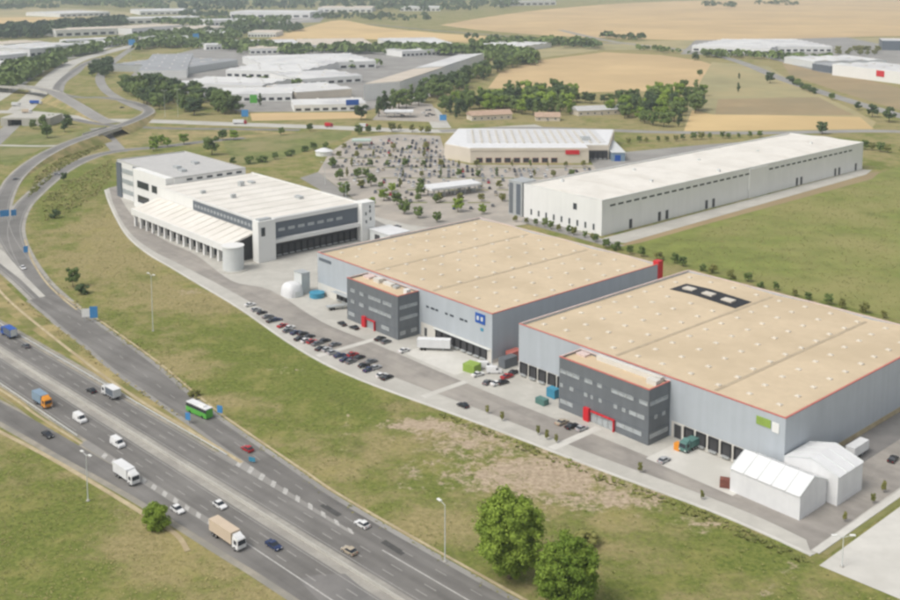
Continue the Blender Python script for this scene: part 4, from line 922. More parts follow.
# ================================================================== TREES
def crown_mesh(name, seed, kind, n, leaf, m, core=True):
    """unit-height tree crown: leaf-sized faces over many lobes"""
    r = np.random.default_rng(seed); lobes = []
    if kind == 'round':
        for i in range(26):
            a = r.uniform(0, 6.28); rad = r.uniform(0, 1) ** .5 * .30; z = r.uniform(.28, .86); k = math.sqrt(max(.05, 1 - ((z - .52) / .46) ** 2))
            lobes.append((rad * k * math.cos(a), rad * k * math.sin(a), z, r.uniform(.09, .155)))
    elif kind == 'tall':
        for i in range(22):
            z = r.uniform(.14, .92); k = .16 * (1 - abs(z - .42) / .62) ** .7; a = r.uniform(0, 6.28); rad = r.uniform(0, k)
            lobes.append((rad * math.cos(a), rad * math.sin(a), z, r.uniform(.06, .10)))
    elif kind == 'shrub':
        for i in range(18):
            a = r.uniform(0, 6.28); rad = r.uniform(0, 1) ** .5 * .42; z = r.uniform(.15, .78); k = math.sqrt(max(.05, 1 - ((z - .3) / .62) ** 2))
            lobes.append((rad * k * math.cos(a), rad * k * math.sin(a), z, r.uniform(.13, .22)))
    elif kind == 'big':
        for i in range(300):
            z = r.uniform(-1, 1); a = r.uniform(0, 6.28); k = math.sqrt(1 - z * z); q = r.uniform(.62, .97) if i > 70 else r.uniform(.1, .6)
            zz = z * q; wd = .335 * (1 - .22 * max(0, zz)) * (1 + .05 * math.sin(3 * a + seed))
            lobes.append((wd * q * k * math.cos(a), wd * q * k * math.sin(a), .50 + .45 * zz, r.uniform(.028, .062)))
    L = np.array(lobes); idx = r.integers(0, len(L), n); tint_l = r.uniform(0, 1, len(L))
    d = r.normal(size=(n, 3)); d /= np.linalg.norm(d, axis=1)[:, None]; d[:, 2] = np.abs(d[:, 2]) * np.where(r.uniform(size=n) < .78, 1, -1)
    rr = L[idx, 3] * (r.uniform(.72, 1.12, n) if kind != 'big' else r.uniform(.7, 1.7, n))
    c = L[idx, :3] + d * rr[:, None] * np.array([1, 1, .95])
    nrm = d + r.normal(size=(n, 3)) * .55; nrm /= np.linalg.norm(nrm, axis=1)[:, None]
    t = np.cross(nrm, r.normal(size=(n, 3))); t /= np.linalg.norm(t, axis=1)[:, None]; b = np.cross(nrm, t)
    s = leaf * r.uniform(.6, 1.35, n)[:, None]
    v = np.stack([c - t * s, c + b * s * .62, c + t * s, c - b * s * .62], 1).reshape(-1, 3); q = np.arange(4 * n).reshape(-1, 4)
    tint = np.repeat(np.clip(.62 * tint_l[idx] + .45 * r.uniform(0, 1, n), 0, 1), 4)
    verts = v.tolist(); faces = q.tolist(); tt = tint.tolist()
    if core:
        for (x, y, z, rad) in lobes:
            o = len(verts); rad *= .80
            for dz, k in ((-1, 0), (-.5, .87), (.5, .87), (1, 0)):
                for j in range(6 if k else 1): verts.append((x + rad * k * math.cos(j * 1.047), y + rad * k * math.sin(j * 1.047), z + rad * dz)); tt.append(.4)
            faces += [[o, o + 1 + (j + 1) % 6, o + 1 + j] for j in range(6)] + [[o + 1 + j, o + 1 + (j + 1) % 6, o + 7 + (j + 1) % 6, o + 7 + j] for j in range(6)] + [[o + 13, o + 7 + j, o + 7 + (j + 1) % 6] for j in range(6)]
    me = bpy.data.meshes.new(name); me.from_pydata(verts, [], faces); me.materials.append(M[m])
    at = me.attributes.new('tint', 'FLOAT', 'POINT'); at.data.foreach_set('value', np.array(tt, np.float32)); return me
def trunk_mesh(kind):
    b = MB(); top = {'round': .55, 'tall': .8, 'shrub': .3, 'big': .7}[kind]; r0 = {'round': .022, 'tall': .018, 'shrub': .015, 'big': .026}[kind]
    b.tube((0, 0, 0), (.005, .004, top * .5), r0, r0 * .7, 7).tube((.005, .004, top * .5), (0, .01, top), r0 * .7, r0 * .3, 6)
    for i in range(5):
        a = i * 1.3; b.tube((.003, .003, top * (.35 + .1 * i)), (.17 * math.cos(a), .17 * math.sin(a), top * (.6 + .12 * i)), r0 * .45, r0 * .15, 5)
    return b.mesh('trunk', 'bark')
TM = {k: trunk_mesh(k) for k in ('round', 'tall', 'shrub', 'big')}
CR = {}
for i in range(3):
    for m in ('leaf_mid', 'leaf_dark', 'leaf_bright', 'leaf_olive'):
        CR['round', m, i] = crown_mesh('crown', 10 + i, 'round', 620, .042, m)
    for m in ('leaf_dark', 'leaf_mid', 'leaf_bright', 'leaf_olive'): CR['tall', m, i] = crown_mesh('crown', 20 + i, 'tall', 420, .036, m)
    for m in ('leaf_mid', 'leaf_dark', 'leaf_olive'): CR['shrub', m, i] = crown_mesh('crown', 30 + i, 'shrub', 420, .06, m)
def tree(name, label, loc, h, kind='round', m='leaf_mid', wide=1.0, cat='tree', group=None, crown=None):
    t = thing(name, label, cat, (loc[0], loc[1], 0), random.uniform(0, 6.28), group)
    sc = (h * wide, h * wide, h)
    put('trunk', TM[kind], t, sc=sc); put('crown', crown or CR[kind, m, random.randrange(3)], t, sc=sc); return t
# two big trees by the collector road
bt1 = crown_mesh('crown', 91, 'big', 44000, .0115, 'leaf_bright'); bt2 = crown_mesh('crown', 92, 'big', 38000, .0125, 'leaf_bright')
p = G(510, 578); tree('large_tree', 'tallest leafy green tree beside the motorway verge', p, 21.5, 'big', wide=1.06, crown=bt1)
p = G(568, 614); tree('large_tree', 'broad leafy green tree cut by the bottom edge, right of the tallest', p, 18, 'big', wide=1.12, crown=bt2)
bb = crown_mesh('crown', 93, 'shrub', 5000, .035, 'leaf_bright')
tree('bush', 'dense rounded green bush beside the slip road channel', G(156, 529), 6.8, 'shrub', wide=.98, cat='bush', crown=bb)
tree('small_tree', 'dark green upright tree on the slope inside the loop ramp', G(73, 287), 9.0, 'round', 'leaf_mid', .95)
tree('shrub', 'dark low shrub at the foot of the upright slope tree', G(82, 294), 4.5, 'shrub', 'leaf_dark', 1.5, 'bush')
tree('shrub', 'dark round shrub high on the slope near the loop ramp', G(55, 218), 5.2, 'shrub', 'leaf_dark', 1.2, 'bush')
tree('shrub', 'grey-green shrub on the dry slope right of the big trees', G(586, 543), 3.2, 'shrub', 'leaf_olive', 2.2, 'bush')
tree('shrub', 'yellow-green shrub at the verge beside the green bus', G(195, 396), 2.6, 'shrub', 'leaf_olive', 1.4, 'bush')
tree('small_tree', 'dark tree beside the car on the loop ramp', G(64, 181), 6, 'round', 'leaf_dark', 1.0)
def scatter(poly, n, lab, group, h=(9, 14), kinds=('round',), ms=('leaf_mid',), wide=(.9, 1.2), nm='tree', cat='tree', mind=0.0):
    """n trees inside a polygon given in pixels"""
    P = [G(*p) for p in poly]; xs = [p.x for p in P]; ys = [p.y for p in P]; pp = [(p.x, p.y) for p in P]; got = []
    tries = 0
    while len(got) < n and tries < 6000:
        tries += 1; x, y = random.uniform(min(xs), max(xs)), random.uniform(min(ys), max(ys))
        if not inpoly(np.array([x]), np.array([y]), pp)[0]: continue
        if any((x - a) ** 2 + (y - b) ** 2 < mind * mind for a, b in got): continue
        got.append((x, y)); tree(nm, lab, (x, y), random.uniform(*h), random.choice(kinds), random.choice(ms), random.uniform(*wide), cat, group)
def row(pts, step, lab, group, h=(8, 12), jit=3, kinds=('round',), ms=('leaf_mid',), wide=(.9, 1.2), nm='tree', cat='tree'):
    line = smooth([G(*p) for p in pts], 5)
    for p, a in along(line, step):
        tree(nm, lab, (p.x + random.uniform(-jit, jit), p.y + random.uniform(-jit, jit)), random.uniform(*h), random.choice(kinds), random.choice(ms), random.uniform(*wide), cat, group)
MD = ('leaf_mid', 'leaf_dark', 'leaf_mid')
scatter([(122, 88), (150, 86), (200, 97), (246, 109), (243, 116), (190, 115), (152, 108), (128, 97)], 66, 'green tree in the dense belt in front of the factory halls', 'trees of the belt in front of the factory halls', (14, 20), ('round', 'round', 'tall'), MD, (1.0, 1.4), mind=7)
scatter([(86, 72), (110, 62), (118, 66), (112, 76), (92, 82)], 20, 'dark tree in the clump between the far motorway and its ramp', 'trees between the far motorway and its ramp', (11, 15), ('round',), ('leaf_dark',), (1.1, 1.5), mind=8)
row([(366, 119), (384, 114), (412, 104), (440, 92), (475, 77), (505, 67), (525, 60)], 17, 'green tree in the diagonal row beside the white factory', 'trees of the diagonal row beside the white factory', (15, 22), 6, ('round', 'tall'), MD, (1.0, 1.35))
row([(410, 108), (440, 97), (475, 82), (515, 67), (530, 62)], 24, 'green tree in the diagonal row beside the white factory', 'trees of the diagonal row beside the white factory', (14, 20), 8, ('round',), MD, (1.0, 1.35))
scatter([(440, 112), (470, 102), (520, 95), (572, 95), (578, 120), (560, 116), (520, 118), (500, 112), (452, 122)], 66, 'green tree in the grove behind the shopping centre', 'trees of the grove behind the shopping centre', (14, 21), ('round', 'round', 'tall'), ('leaf_mid', 'leaf_mid', 'leaf_bright', 'leaf_dark'), (1.0, 1.3), mind=8)
scatter([(602, 114), (640, 102), (690, 92), (712, 96), (702, 110), (690, 126), (645, 128), (622, 120)], 46, 'green tree in the grove left of the ploughed field', 'trees of the grove left of the ploughed field', (13, 20), ('round', 'round', 'tall'), ('leaf_mid', 'leaf_dark', 'leaf_bright'), (1.0, 1.3), mind=9)
row([(576, 102), (600, 103), (640, 100)], 9, 'dark tree in the line behind the grey-roofed house', 'trees behind the grey-roofed house', (10, 14), 4, ('round',), ('leaf_dark', 'leaf_mid'), (1, 1.3))
scatter([(30, 130), (52, 118), (70, 126), (60, 138), (36, 140)], 9, 'green tree on the grass island beside the tunnel road', 'trees on the grass island', (8, 12), ('round',), ('leaf_mid', 'leaf_dark'), (.9, 1.2), mind=9)
scatter([(150, 152), (160, 140), (186, 143), (184, 150)], 5, 'green tree by the road behind the tall white block', 'trees behind the tall white block', (7, 10), ('round',), ('leaf_mid', 'leaf_bright'), (1, 1.3), mind=6)
for (u, v, h, mm, lb) in ((212, 155, 15, 'leaf_mid', 'tall leafy tree at the back corner of the white logistics building'), (223, 140, 9, 'leaf_mid', 'round tree right of the tall leafy tree by the road'), (234, 140, 9, 'leaf_bright', 'rightmost round tree by the road behind the logistics building'),
                          (770, 83, 14, 'leaf_dark', 'dark round tree beside the bend of the country road'), (822, 134, 11, 'leaf_dark', 'single dark round tree behind the long white hall'), (738, 92, 11, 'leaf_dark', 'thin dark tree standing alone in the olive field'), (739, 79, 8, 'leaf_dark', 'small thin dark tree further up in the olive field'),
                          (872, 117, 13, 'leaf_dark', 'dark tree by the country road near the right edge'), (889, 122, 15, 'leaf_dark', 'bigger dark tree by the country road at the right edge'), (858, 110, 9, 'leaf_dark', 'small dark tree by the country road left of the bigger ones'), (832, 100, 8, 'leaf_mid', 'small shrubby tree beside the pale hut on the country road'),
                          (692, 100, 15, 'leaf_mid', 'leafy tree at the upper tip of the right grove'), (700, 76, 9, 'leaf_mid', 'small tree above the right grove'), (260, 106, 13, 'leaf_dark', 'dark slim tree right beside the green hoarding'), (281, 135, 7, 'leaf_mid', 'small round tree by the meadow near the cross road'), (310, 131, 7, 'leaf_mid', 'round shrub by the cross road left of the red van')):
    tree('tree', lb, G(u, v), h, 'tall' if 'slim' in lb or 'thin' in lb else 'round', mm if ('thin' not in lb) else 'leaf_dark', 1.15)
row([(690, 60), (705, 57), (722, 59)], 22, 'bushy green tree at the upper bend of the country road', 'trees at the upper bend of the country road', (9, 13), 6, ('round',), ('leaf_mid', 'leaf_dark'), (1.2, 1.6))
row([(790, 80), (806, 90), (816, 95)], 16, 'low bush along the inner side of the country road', 'bushes along the country road', (5, 8), 4, ('shrub',), ('leaf_mid', 'leaf_dark'), (1.2, 1.6))
row([(838, 52), (856, 52), (878, 52)], 13, 'olive tree between the pale halls at top right', 'olive trees between the far right halls', (9, 12), 6, ('round',), ('leaf_olive',), (1.3, 1.7))
row([(840, 55), (860, 55), (878, 55)], 13, 'olive tree between the pale halls at top right', 'olive trees between the far right halls', (8, 11), 6, ('round',), ('leaf_olive',), (1.3, 1.7))
row([(858, 150), (872, 150), (886, 152), (905, 154)], 6, 'leafy tree at the far end of the long white hall', 'trees at the far end of the long white hall', (6, 9), 2, ('round',), ('leaf_mid', 'leaf_olive'), (.9, 1.2))
row([(628, 143), (650, 142), (690, 140), (730, 138), (760, 137)], 8, 'young tree in the row behind the shopping centre yard', 'young trees behind the shopping centre yard', (4.5, 7), 2, ('round',), ('leaf_mid', 'leaf_olive'), (.9, 1.3))
row([(606, 247), (640, 256), (690, 268), (740, 281), (800, 298), (870, 315), (905, 324)], 7.6, 'small round tree on the meadow edge behind the warehouse', 'small trees on the meadow edge', (3.0, 5.6), 1.6, ('round', 'shrub'), ('leaf_mid', 'leaf_olive'), (.9, 1.2), nm='small_tree')
row([(516, 222), (540, 226), (560, 231), (585, 238), (602, 244)], 5.6, 'small tree in the row before the long white hall', 'small trees beside the long white hall', (3.6, 5.4), 1, ('round',), ('leaf_mid', 'leaf_olive'), (.9, 1.2), nm='small_tree')
row([(236, 165), (262, 162), (285, 157), (312, 150), (330, 148)], 11, 'leafy shrub along the lane beside the meadow', 'shrubs along the meadow lane', (4, 6.5), 2, ('shrub', 'round'), ('leaf_mid',), (1.1, 1.5), nm='shrub', cat='bush')
for (u, v, h) in ((344, 196, 9.5), (371, 186, 9), (352, 214, 6), (372, 207, 6), (384, 201, 8), (397, 205, 8), (404, 214, 8.5), (418, 218, 7), (421, 196, 8), (436, 203, 6), (458, 212, 8.5), (437, 222, 6), (482, 214, 6), (512, 205, 6), (332, 168, 8), (340, 180, 8), (358, 178, 7), (392, 192, 6), (330, 214, 5), (346, 209, 5)):
    tree('tree', 'leafy tree on an island of the car park', G(u, v), h, 'round', random.choice(('leaf_mid', 'leaf_bright')), 1.1, group='larger trees of the car park')
row([(360, 134), (400, 131), (430, 134)], 9, 'tree along the back edge of the car park', 'trees along the back edge of the car park', (5, 9), 2, ('round',), ('leaf_mid', 'leaf_olive'), (.9, 1.2))
for (u, v) in ((487, 414), (502, 421), (538, 435), (547, 440), (556, 443), (640, 473), (702, 500), (845, 522), (873, 504), (884, 493)):
    tree('sapling', 'thin young sapling on the pavement along the site road', G(u, v), random.uniform(2.8, 3.8), 'round', 'leaf_olive', .55, group='saplings along the site road')

# ================================================================== STUFF: weeds and distant woods
def tufts(name, label, poly, n, size, m, green_bias=0, z=0):
    P = [G(*p) for p in poly]; pp = [(p.x, p.y) for p in P]; xs = [p[0] for p in pp]; ys = [p[1] for p in pp]
    x = rng.uniform(min(xs), max(xs), n * 4); y = rng.uniform(min(ys), max(ys), n * 4); k = inpoly(x, y, pp); x, y = x[k][:n], y[k][:n]; n = len(x)
    gr, so = ground_cover(x, y); cl = .5 + .5 * np.sin(x * .21 + np.sin(y * .13) * 2) * np.sin(y * .17 + np.sin(x * .11) * 2)
    keep = rng.uniform(size=n) < np.clip((1.15 - so) * (.35 + cl), 0, 1); x, y, gr = x[keep], y[keep], gr[keep]; n = len(x)
    s = rng.uniform(*size, n); V = []; T = []
    for j in range(3):
        a = rng.uniform(0, 6.28, n); dx, dy = np.cos(a) * s * .6, np.sin(a) * s * .6; lean = np.stack([-np.sin(a), np.cos(a)], 1) * (s * rng.uniform(.7, 1.2, n))[:, None]
        V.append(np.stack([np.stack([x - dx, y - dy, np.full(n, z)], 1), np.stack([x + dx, y + dy, np.full(n, z)], 1), np.stack([x + lean[:, 0] + dx * .5, y + lean[:, 1] + dy * .5, z + s * .5], 1), np.stack([x + lean[:, 0] - dx * .5, y + lean[:, 1] - dy * .5, z + s * .5], 1)], 1))
        T.append(np.clip(1.0 - gr + rng.uniform(-.35, .35, n), 0, 1))
    V = np.concatenate(V).reshape(-1, 3); T = np.repeat(np.concatenate(T), 4); q = np.arange(len(V)).reshape(-1, 4)
    me = bpy.data.meshes.new(name); me.from_pydata(V.tolist(), [], q.tolist()); me.materials.append(M[m])
    at = me.attributes.new('tint', 'FLOAT', 'POINT'); at.data.foreach_set('value', T.astype(np.float32))
    o = bpy.data.objects.new(name, me); col.objects.link(o); o['kind'] = 'stuff'; tag(o, label, 'grass'); return o
SLOPE = [(36, 200), (60, 185), (104, 190), (112, 208), (127, 240), (150, 259), (200, 289), (240, 313), (300, 355), (360, 386), (480, 430), (600, 476), (700, 513), (800, 557), (905, 606), (905, 640), (535, 640), (508, 605), (428, 555), (350, 514), (300, 480), (252, 447), (219, 423), (190, 399), (152, 366), (99, 328), (69, 306), (42, 278), (30, 243), (30, 215)]
tufts('slope_grass', 'rough grass and weeds on the slope below the site road', SLOPE, 15000, (.15, .42), 'leaf_weed')
LOWER = [(-30, 428), (0, 440), (53, 466), (103, 498), (130, 511), (180, 552), (222, 562), (292, 612), (300, 660), (-30, 660)]
tufts('verge_grass', 'rough grass in the lower left corner below the slip road', LOWER, 5000, (.12, .35), 'leaf_weed')
tufts('roadside_weeds', 'tall green weeds along the kerb of the collector road', [(70, 303), (97, 322), (150, 360), (188, 393), (206, 408), (212, 406), (200, 394), (158, 358), (104, 320), (76, 301)], 1100, (.25, .8), 'leaf_weed')
tufts('ramp_weeds', 'bushy yellow-green weeds between the two curved ramps', [(36, 176), (64, 154), (98, 140), (106, 146), (84, 156), (58, 171), (38, 190), (28, 198)], 1500, (.4, 1.2), 'leaf_olive')
tufts('verge_weeds', 'dry weeds on the strip between motorway and collector road', [(6, 302), (30, 312), (83, 356), (150, 402), (190, 428), (180, 416), (117, 374), (83, 346), (30, 304)], 2200, (.2, .6), 'leaf_straw')
tufts('loop_weeds', 'shrubby green weeds beside the loop ramp and site corner', [(42, 200), (62, 184), (100, 166), (112, 158), (112, 176), (102, 192), (70, 212), (45, 222)], 1500, (.35, 1.0), 'leaf_weed')
tufts('kerb_scrub', 'dark scrubby weeds along the kerb below the warehouses', [(440, 413), (480, 427), (600, 473), (700, 510), (806, 557), (806, 565), (690, 517), (600, 482), (480, 433), (440, 418)], 2200, (.3, .9), 'leaf_olive')
tufts('meadow_grass', 'tall meadow grass behind the right warehouse', [(640, 250), (700, 232), (868, 182), (910, 175), (910, 322), (690, 266)], 5000, (.2, .5), 'leaf_weed', z=.04)
def woods(name, label, polys, m='leaf_dark'):
    V = []; F = []; T = []
    for poly, n, h in polys:
        P = [G(*p) for p in poly]; pp = [(p.x, p.y) for p in P]; xs = [p[0] for p in pp]; ys = [p[1] for p in pp]
        x = rng.uniform(min(xs), max(xs), n * 6); y = rng.uniform(min(ys), max(ys), n * 6); k = inpoly(x, y, pp); x, y = x[k][:n], y[k][:n]
        for a, b in zip(x, y):
            hh = random.uniform(h * .6, h * 1.2); rr = hh * random.uniform(.4, .7); t = random.random()
            for j in range(26):
                th, ph = random.uniform(0, 6.28), random.uniform(-.2, 1.4); c = Vector((a + rr * math.cos(th) * math.cos(ph), b + rr * math.sin(th) * math.cos(ph), hh * .45 + hh * .5 * math.sin(ph)))
                u_ = Vector((random.gauss(0, 1), random.gauss(0, 1), random.gauss(0, 1))).normalized(); w_ = u_.orthogonal().normalized(); s = hh * .24; o = len(V)
                V += [tuple(c - u_ * s), tuple(c + w_ * s), tuple(c + u_ * s), tuple(c - w_ * s)]; F.append((o, o + 1, o + 2, o + 3)); T += [min(1, max(0, t * .6 + random.random() * .4))] * 4
    me = bpy.data.meshes.new(name); me.from_pydata(V, [], F); me.materials.append(M[m]); at = me.attributes.new('tint', 'FLOAT', 'POINT'); at.data.foreach_set('value', np.array(T, np.float32))
    o = bpy.data.objects.new(name, me); col.objects.link(o); o['kind'] = 'stuff'; tag(o, label, 'woods')
woods('distant_woods', 'dark wood along the left horizon behind the pale halls', [([(-40, 40), (40, 38), (84, 33), (126, 25), (126, 21), (60, 27), (-40, 33)], 700, 17)])
woods('distant_woods', 'hazy scattered woods along the top edge of the view', [([(60, 6), (180, 12), (300, 10), (440, 13), (520, 8), (520, 1), (300, -4), (-60, -4)], 900, 22), ([(300, 20), (360, 20), (430, 24), (430, 18), (330, 15)], 60, 14), ([(200, 34), (250, 36), (300, 32), (300, 26), (240, 30)], 90, 13), ([(180, 16), (228, 20), (228, 14), (180, 12)], 50, 14),
      ([(460, 39), (540, 47), (600, 50), (600, 47), (540, 43)], 60, 12), ([(700, 7), (735, 8), (735, 5), (705, 4)], 26, 16), ([(756, 6), (800, 6), (800, 3), (760, 3)], 20, 16), ([(600, 38), (640, 42), (650, 40), (610, 36)], 20, 12), ([(-40, 12), (60, 9), (60, 7), (-40, 8)], 50, 16)])
woods('distant_woods', 'scattered dark trees among the far factory halls and below the stubble hills', [([(335, 54), (400, 55), (470, 56), (530, 62), (530, 58), (470, 52), (400, 51), (335, 51)], 170, 15), ([(470, 48), (540, 47), (600, 47), (600, 44), (540, 42), (470, 45)], 90, 13), ([(-8, 90), (8, 72), (48, 63), (64, 64), (40, 74), (8, 92)], 150, 14), ([(132, 54), (150, 48), (215, 50), (300, 55), (300, 52), (215, 46), (150, 44)], 170, 14), ([(62, 60), (100, 53), (100, 50), (62, 56)], 60, 13), ([(636, 50), (690, 56), (690, 54), (636, 48)], 16, 9), ([(700, 57), (830, 64), (830, 60), (700, 54)], 70, 10), ([(480, 60), (535, 66), (535, 60), (500, 54)], 90, 15), ([(230, 54), (300, 56), (330, 53), (330, 50), (260, 49)], 60, 12), ([(110, 48), (140, 43), (190, 36), (190, 32), (140, 38), (108, 45)], 110, 13), ([(150, 44), (240, 40), (240, 34), (190, 36)], 90, 13), ([(84, 52), (100, 46), (66, 49), (40, 62)], 50, 12), ([(-40, 8), (60, 6), (160, 10), (160, 2), (-40, -2)], 240, 20), ([(150, 24), (230, 30), (290, 26), (290, 20), (200, 20)], 130, 14), ([(228, 84), (300, 88), (300, 85), (240, 81)], 14, 8), ([(300, 70), (390, 68), (390, 66), (300, 67)], 16, 9)], 'leaf_mid')
# ================================================================== VEHICLES
def car_meshes(color, kind):
    k = ('car', color, kind)
    if k in _cache: return _cache[k]
    L, Wd, Hh = {'hatch': (4.1, 1.78, 1.5), 'saloon': (4.6, 1.82, 1.45), 'van': (5.2, 2.0, 2.3)}[kind]; x0, x1 = -L / 2, L / 2; y = Wd / 2; P_ = 'car ' + color
    b = MB()
    if kind == 'van':
        b.xprism([(x0, .35), (x1 - .05, .35), (x1, .8), (x1 - .15, 1.1), (x1 - .95, 1.25), (x0, 1.25)], -y, y)
        b.xprism([(x0, 1.252), (x1 - .95, 1.252), (x1 - 1.45, 2.2), (x1 - 1.8, Hh), (x0 + .1, Hh)], -y + .02, y - .02, ins=[0, 0, .12, .16, .14])
        gl = MB().add([(x1 - .93, -y + .14, 1.27), (x1 - .93, y - .14, 1.27), (x1 - 1.41, y - .2, 2.14), (x1 - 1.41, -y + .2, 2.14)], [(0, 1, 2, 3)])
        for s in (-1, 1): gl.add([(x1 - 1.15, s * (y + .0), 1.35), (x1 - 2.0, s * (y + .0), 1.35), (x1 - 2.0, s * (y - .1), 2.0), (x1 - 1.5, s * (y - .1), 2.0)], [(0, 1, 2, 3) if s > 0 else (3, 2, 1, 0)])
    else:
        bk = x0 + (.25 if kind == 'hatch' else .95)
        b.xprism([(x0 + .05, .3), (x1 - .1, .3), (x1, .55), (x1 - .08, .74), (x1 - 1.15, .92), (x0 + .06, .95), (x0, .6)], -y, y, ins=[.06, .06, .05, .08, .02, .04, .04])
        b.xprism([(bk + .55, Hh - .06), (x1 - 2.0, Hh - .05), (x1 - 2.25, Hh), (bk + .8, Hh)], -y + .2, y - .2, ins=[0, 0, .06, .06])
        gl = MB().xprism([(x1 - 1.2, .91), (x1 - 2.0, Hh - .055), (bk + .55, Hh - .065), (bk, .94)], -y + .06, y - .06, ins=[.02, .16, .16, .04])
    wm = MB().ycyl(0, 0, .33, -.11, .11, 12).mesh('wheel', 'tyre'); rm = MB().ycyl(0, 0, .2, -.125, .125, 8).mesh('rim', 'rim')
    hl_ = MB().box(x1 - .14, x1 + .015, -.2, .2, -.07, .07).mesh('headlight', 'lamp_white'); tl = MB().box(x0 - .015, x0 + .1, -.15, .15, -.09, .09).mesh('taillight', 'lamp_red')
    _cache[k] = (b.mesh('body', P_), gl.mesh('windows', 'glass'), wm, rm, hl_, tl, L, y); return _cache[k]
def car(label, loc, rz, color='white', kind='hatch', group=None, name='car'):
    bo, gl, wm, rm, hl_, tl, L, y = car_meshes(color, kind)
    t = thing(name, label, 'van' if kind == 'van' else 'car', (loc[0], loc[1], loc[2] if len(loc) > 2 else .09), rz, group)
    put('body', bo, t); put('windows', gl, t)
    for sx in (-1, 1):
        for sy in (-1, 1): w_ = put('wheel', wm, t, (sx * L * .31, sy * (y - .1), .33)); put('rim', rm, w_)
    for sy in (-1, 1): put('headlight', hl_, t, (0, sy * (y - .35), .66)); put('taillight', tl, t, (0, sy * (y - .3), .72))
    return t
def small_car(color):
    k = ('small', color)
    if k not in _cache:
        b = MB(); b.xprism([(-2.1, .2), (2.1, .2), (2.15, .7), (1.1, .92), (-2.1, .95)], -.88, .88, 0); b.xprism([(1.0, .92), (.2, 1.4), (-1.4, 1.45), (-1.95, .95)], -.8, .8, 1, ins=[0, .15, .15, 0]); b.box(-1.4, .2, -.62, .62, 1.4, 1.49, 0)
        for x in (-1.3, 1.3): b.ycyl(x, .32, .32, -.9, .9, 8, 2)
        _cache[k] = b.mesh('car', ['car ' + color, 'glass', 'tyre'])
    return _cache[k]
def truck(label, loc, rz, L=10, cab='white', box='membrane', cabm=None, name='truck', side=None, group=None, hb=3.7):
    t = thing(name, label, 'truck', (loc[0], loc[1], .09), rz, group); x0, x1 = -L / 2, L / 2; cm = cabm or 'car ' + cab
    c = MB().xprism([(x1 - 2.2, .6), (x1, .6), (x1 + .05, 1.5), (x1 - .12, 2.7), (x1 - .4, 3.0), (x1 - 2.2, 3.05)], -1.2, 1.2, ins=[0, 0, .04, .1, .14, .1]).build('cab', cm, t)
    MB().add([(x1 + .07, -1.05, 1.55), (x1 + .07, 1.05, 1.55), (x1 - .1, .98, 2.6), (x1 - .1, -.98, 2.6)], [(0, 1, 2, 3)]).build('windscreen', 'glass', c)
    for s in (-1, 1): MB().box(x1 - 1.5, x1 - .5, s * 1.2 - .03, s * 1.2 + .03, 1.6, 2.5).build('side_window', 'glass', c)
    for s in (-1, 1): MB().box(x1 - .02, x1 + .08, s * .9 - .2, s * .9 + .2, .75, 1.0).build('headlight', 'lamp_white', c)
    MB().xprism([(x1 - 2.1, 3.06), (x1 - .9, 3.06), (x1 - 2.1, 3.6)], -1.0, 1.0).build('wind_deflector', cm, c)
    bx = MB().box(x0, x1 - 2.45, -1.25, 1.25, 1.05, hb).build('cargo_box', box, t)
    if side:
        for s in (-1, 1): MB().box(x0 + .15, x1 - 2.6, s * 1.26 - .012, s * 1.26 + .012, 1.2, hb - .2).build('side_curtain', side, bx)
    MB().box(x0 - .03, x0 - .005, -1.12, 1.12, 1.15, hb - .12).build('rear_door', 'steel_pale', bx)
    MB().box(x0 + .1, x1 - .3, -.45, .45, .6, 1.05).build('chassis', 'dark', t)
    wm = shared('truck wheel', lambda: MB().ycyl(0, 0, .5, -.17, .17, 14).mesh('wheel', 'tyre')); rm = shared('truck rim', lambda: MB().ycyl(0, 0, .28, -.18, .18, 10).mesh('rim', 'rim'))
    for x in (x1 - 1.2, x0 + 1.5, x0 + 2.7):
        for s in (-1, 1): w_ = put('wheel', wm, t, (x, s * 1.05, .5)); put('rim', rm, w_)
    return t
def hv(h, n): return HW(h, n)
FW, BK = HROT, HROT + math.pi
def hpx(u, v):
    p = G(u, v) - Vector((-100, 288, 0)); return p.dot(HD), p.dot(HN)
truck('rigid truck with orange cab and grey-blue box on the lower carriageway', hv(-24.5, -8.3), FW, 8.6, cabm='orange', box='haul_blue', hb=3.6)
truck('white box truck on the slip road beside the gore', hv(36.5, -13.4), FW, 9.6, 'white', 'membrane')
truck('tan covered truck with white cab further along the slip road', hv(80, -11.6), FW, 11.5, 'white', 'haul_tan', hb=3.8)
truck('white truck with dark curtain sides on the upper carriageway', hv(-15.2, 9.2), BK, 7.8, 'white', 'membrane', side='clad_slate', hb=3.5)
truck('blue truck at the left edge on the upper carriageway', hv(-91, 9.2), BK, 8.6, 'dark blue', 'blue', cabm='blue', side='clad_slate')
car('white van nearest the median below the orange-cab truck', hv(-5.5, -5.6), FW, 'white', 'van', name='van'); car('white van just ahead of the white box truck, near the median', hv(17, -5.6), FW, 'white', 'van', name='van')
car('white hatchback beside the tan covered truck', hv(65.5, -4.2), FW, 'white', 'hatch'); car('dark blue car ahead of the tan truck near the median', hv(89.5, -5.6), FW, 'dark blue', 'saloon')
car('black car alone on the slip road at the left', hv(-2.5, -16.6), FW, 'black', 'saloon'); car('white car on the slip road between the two box trucks', hv(60, -12.6), FW, 'white', 'hatch')
car('dark grey car behind the white curtain-sided truck, near the median', hv(-23, 6.6), BK, 'black', 'hatch'); car('dark car following the blue truck', hv(-76, 8.9), BK, 'grey', 'hatch')
car('small red car on the collector road', hv(45, 17.8), BK, 'red', 'hatch'); car('white car on the collector road between two dark patches', hv(97, 14.4), BK, 'white', 'hatch')
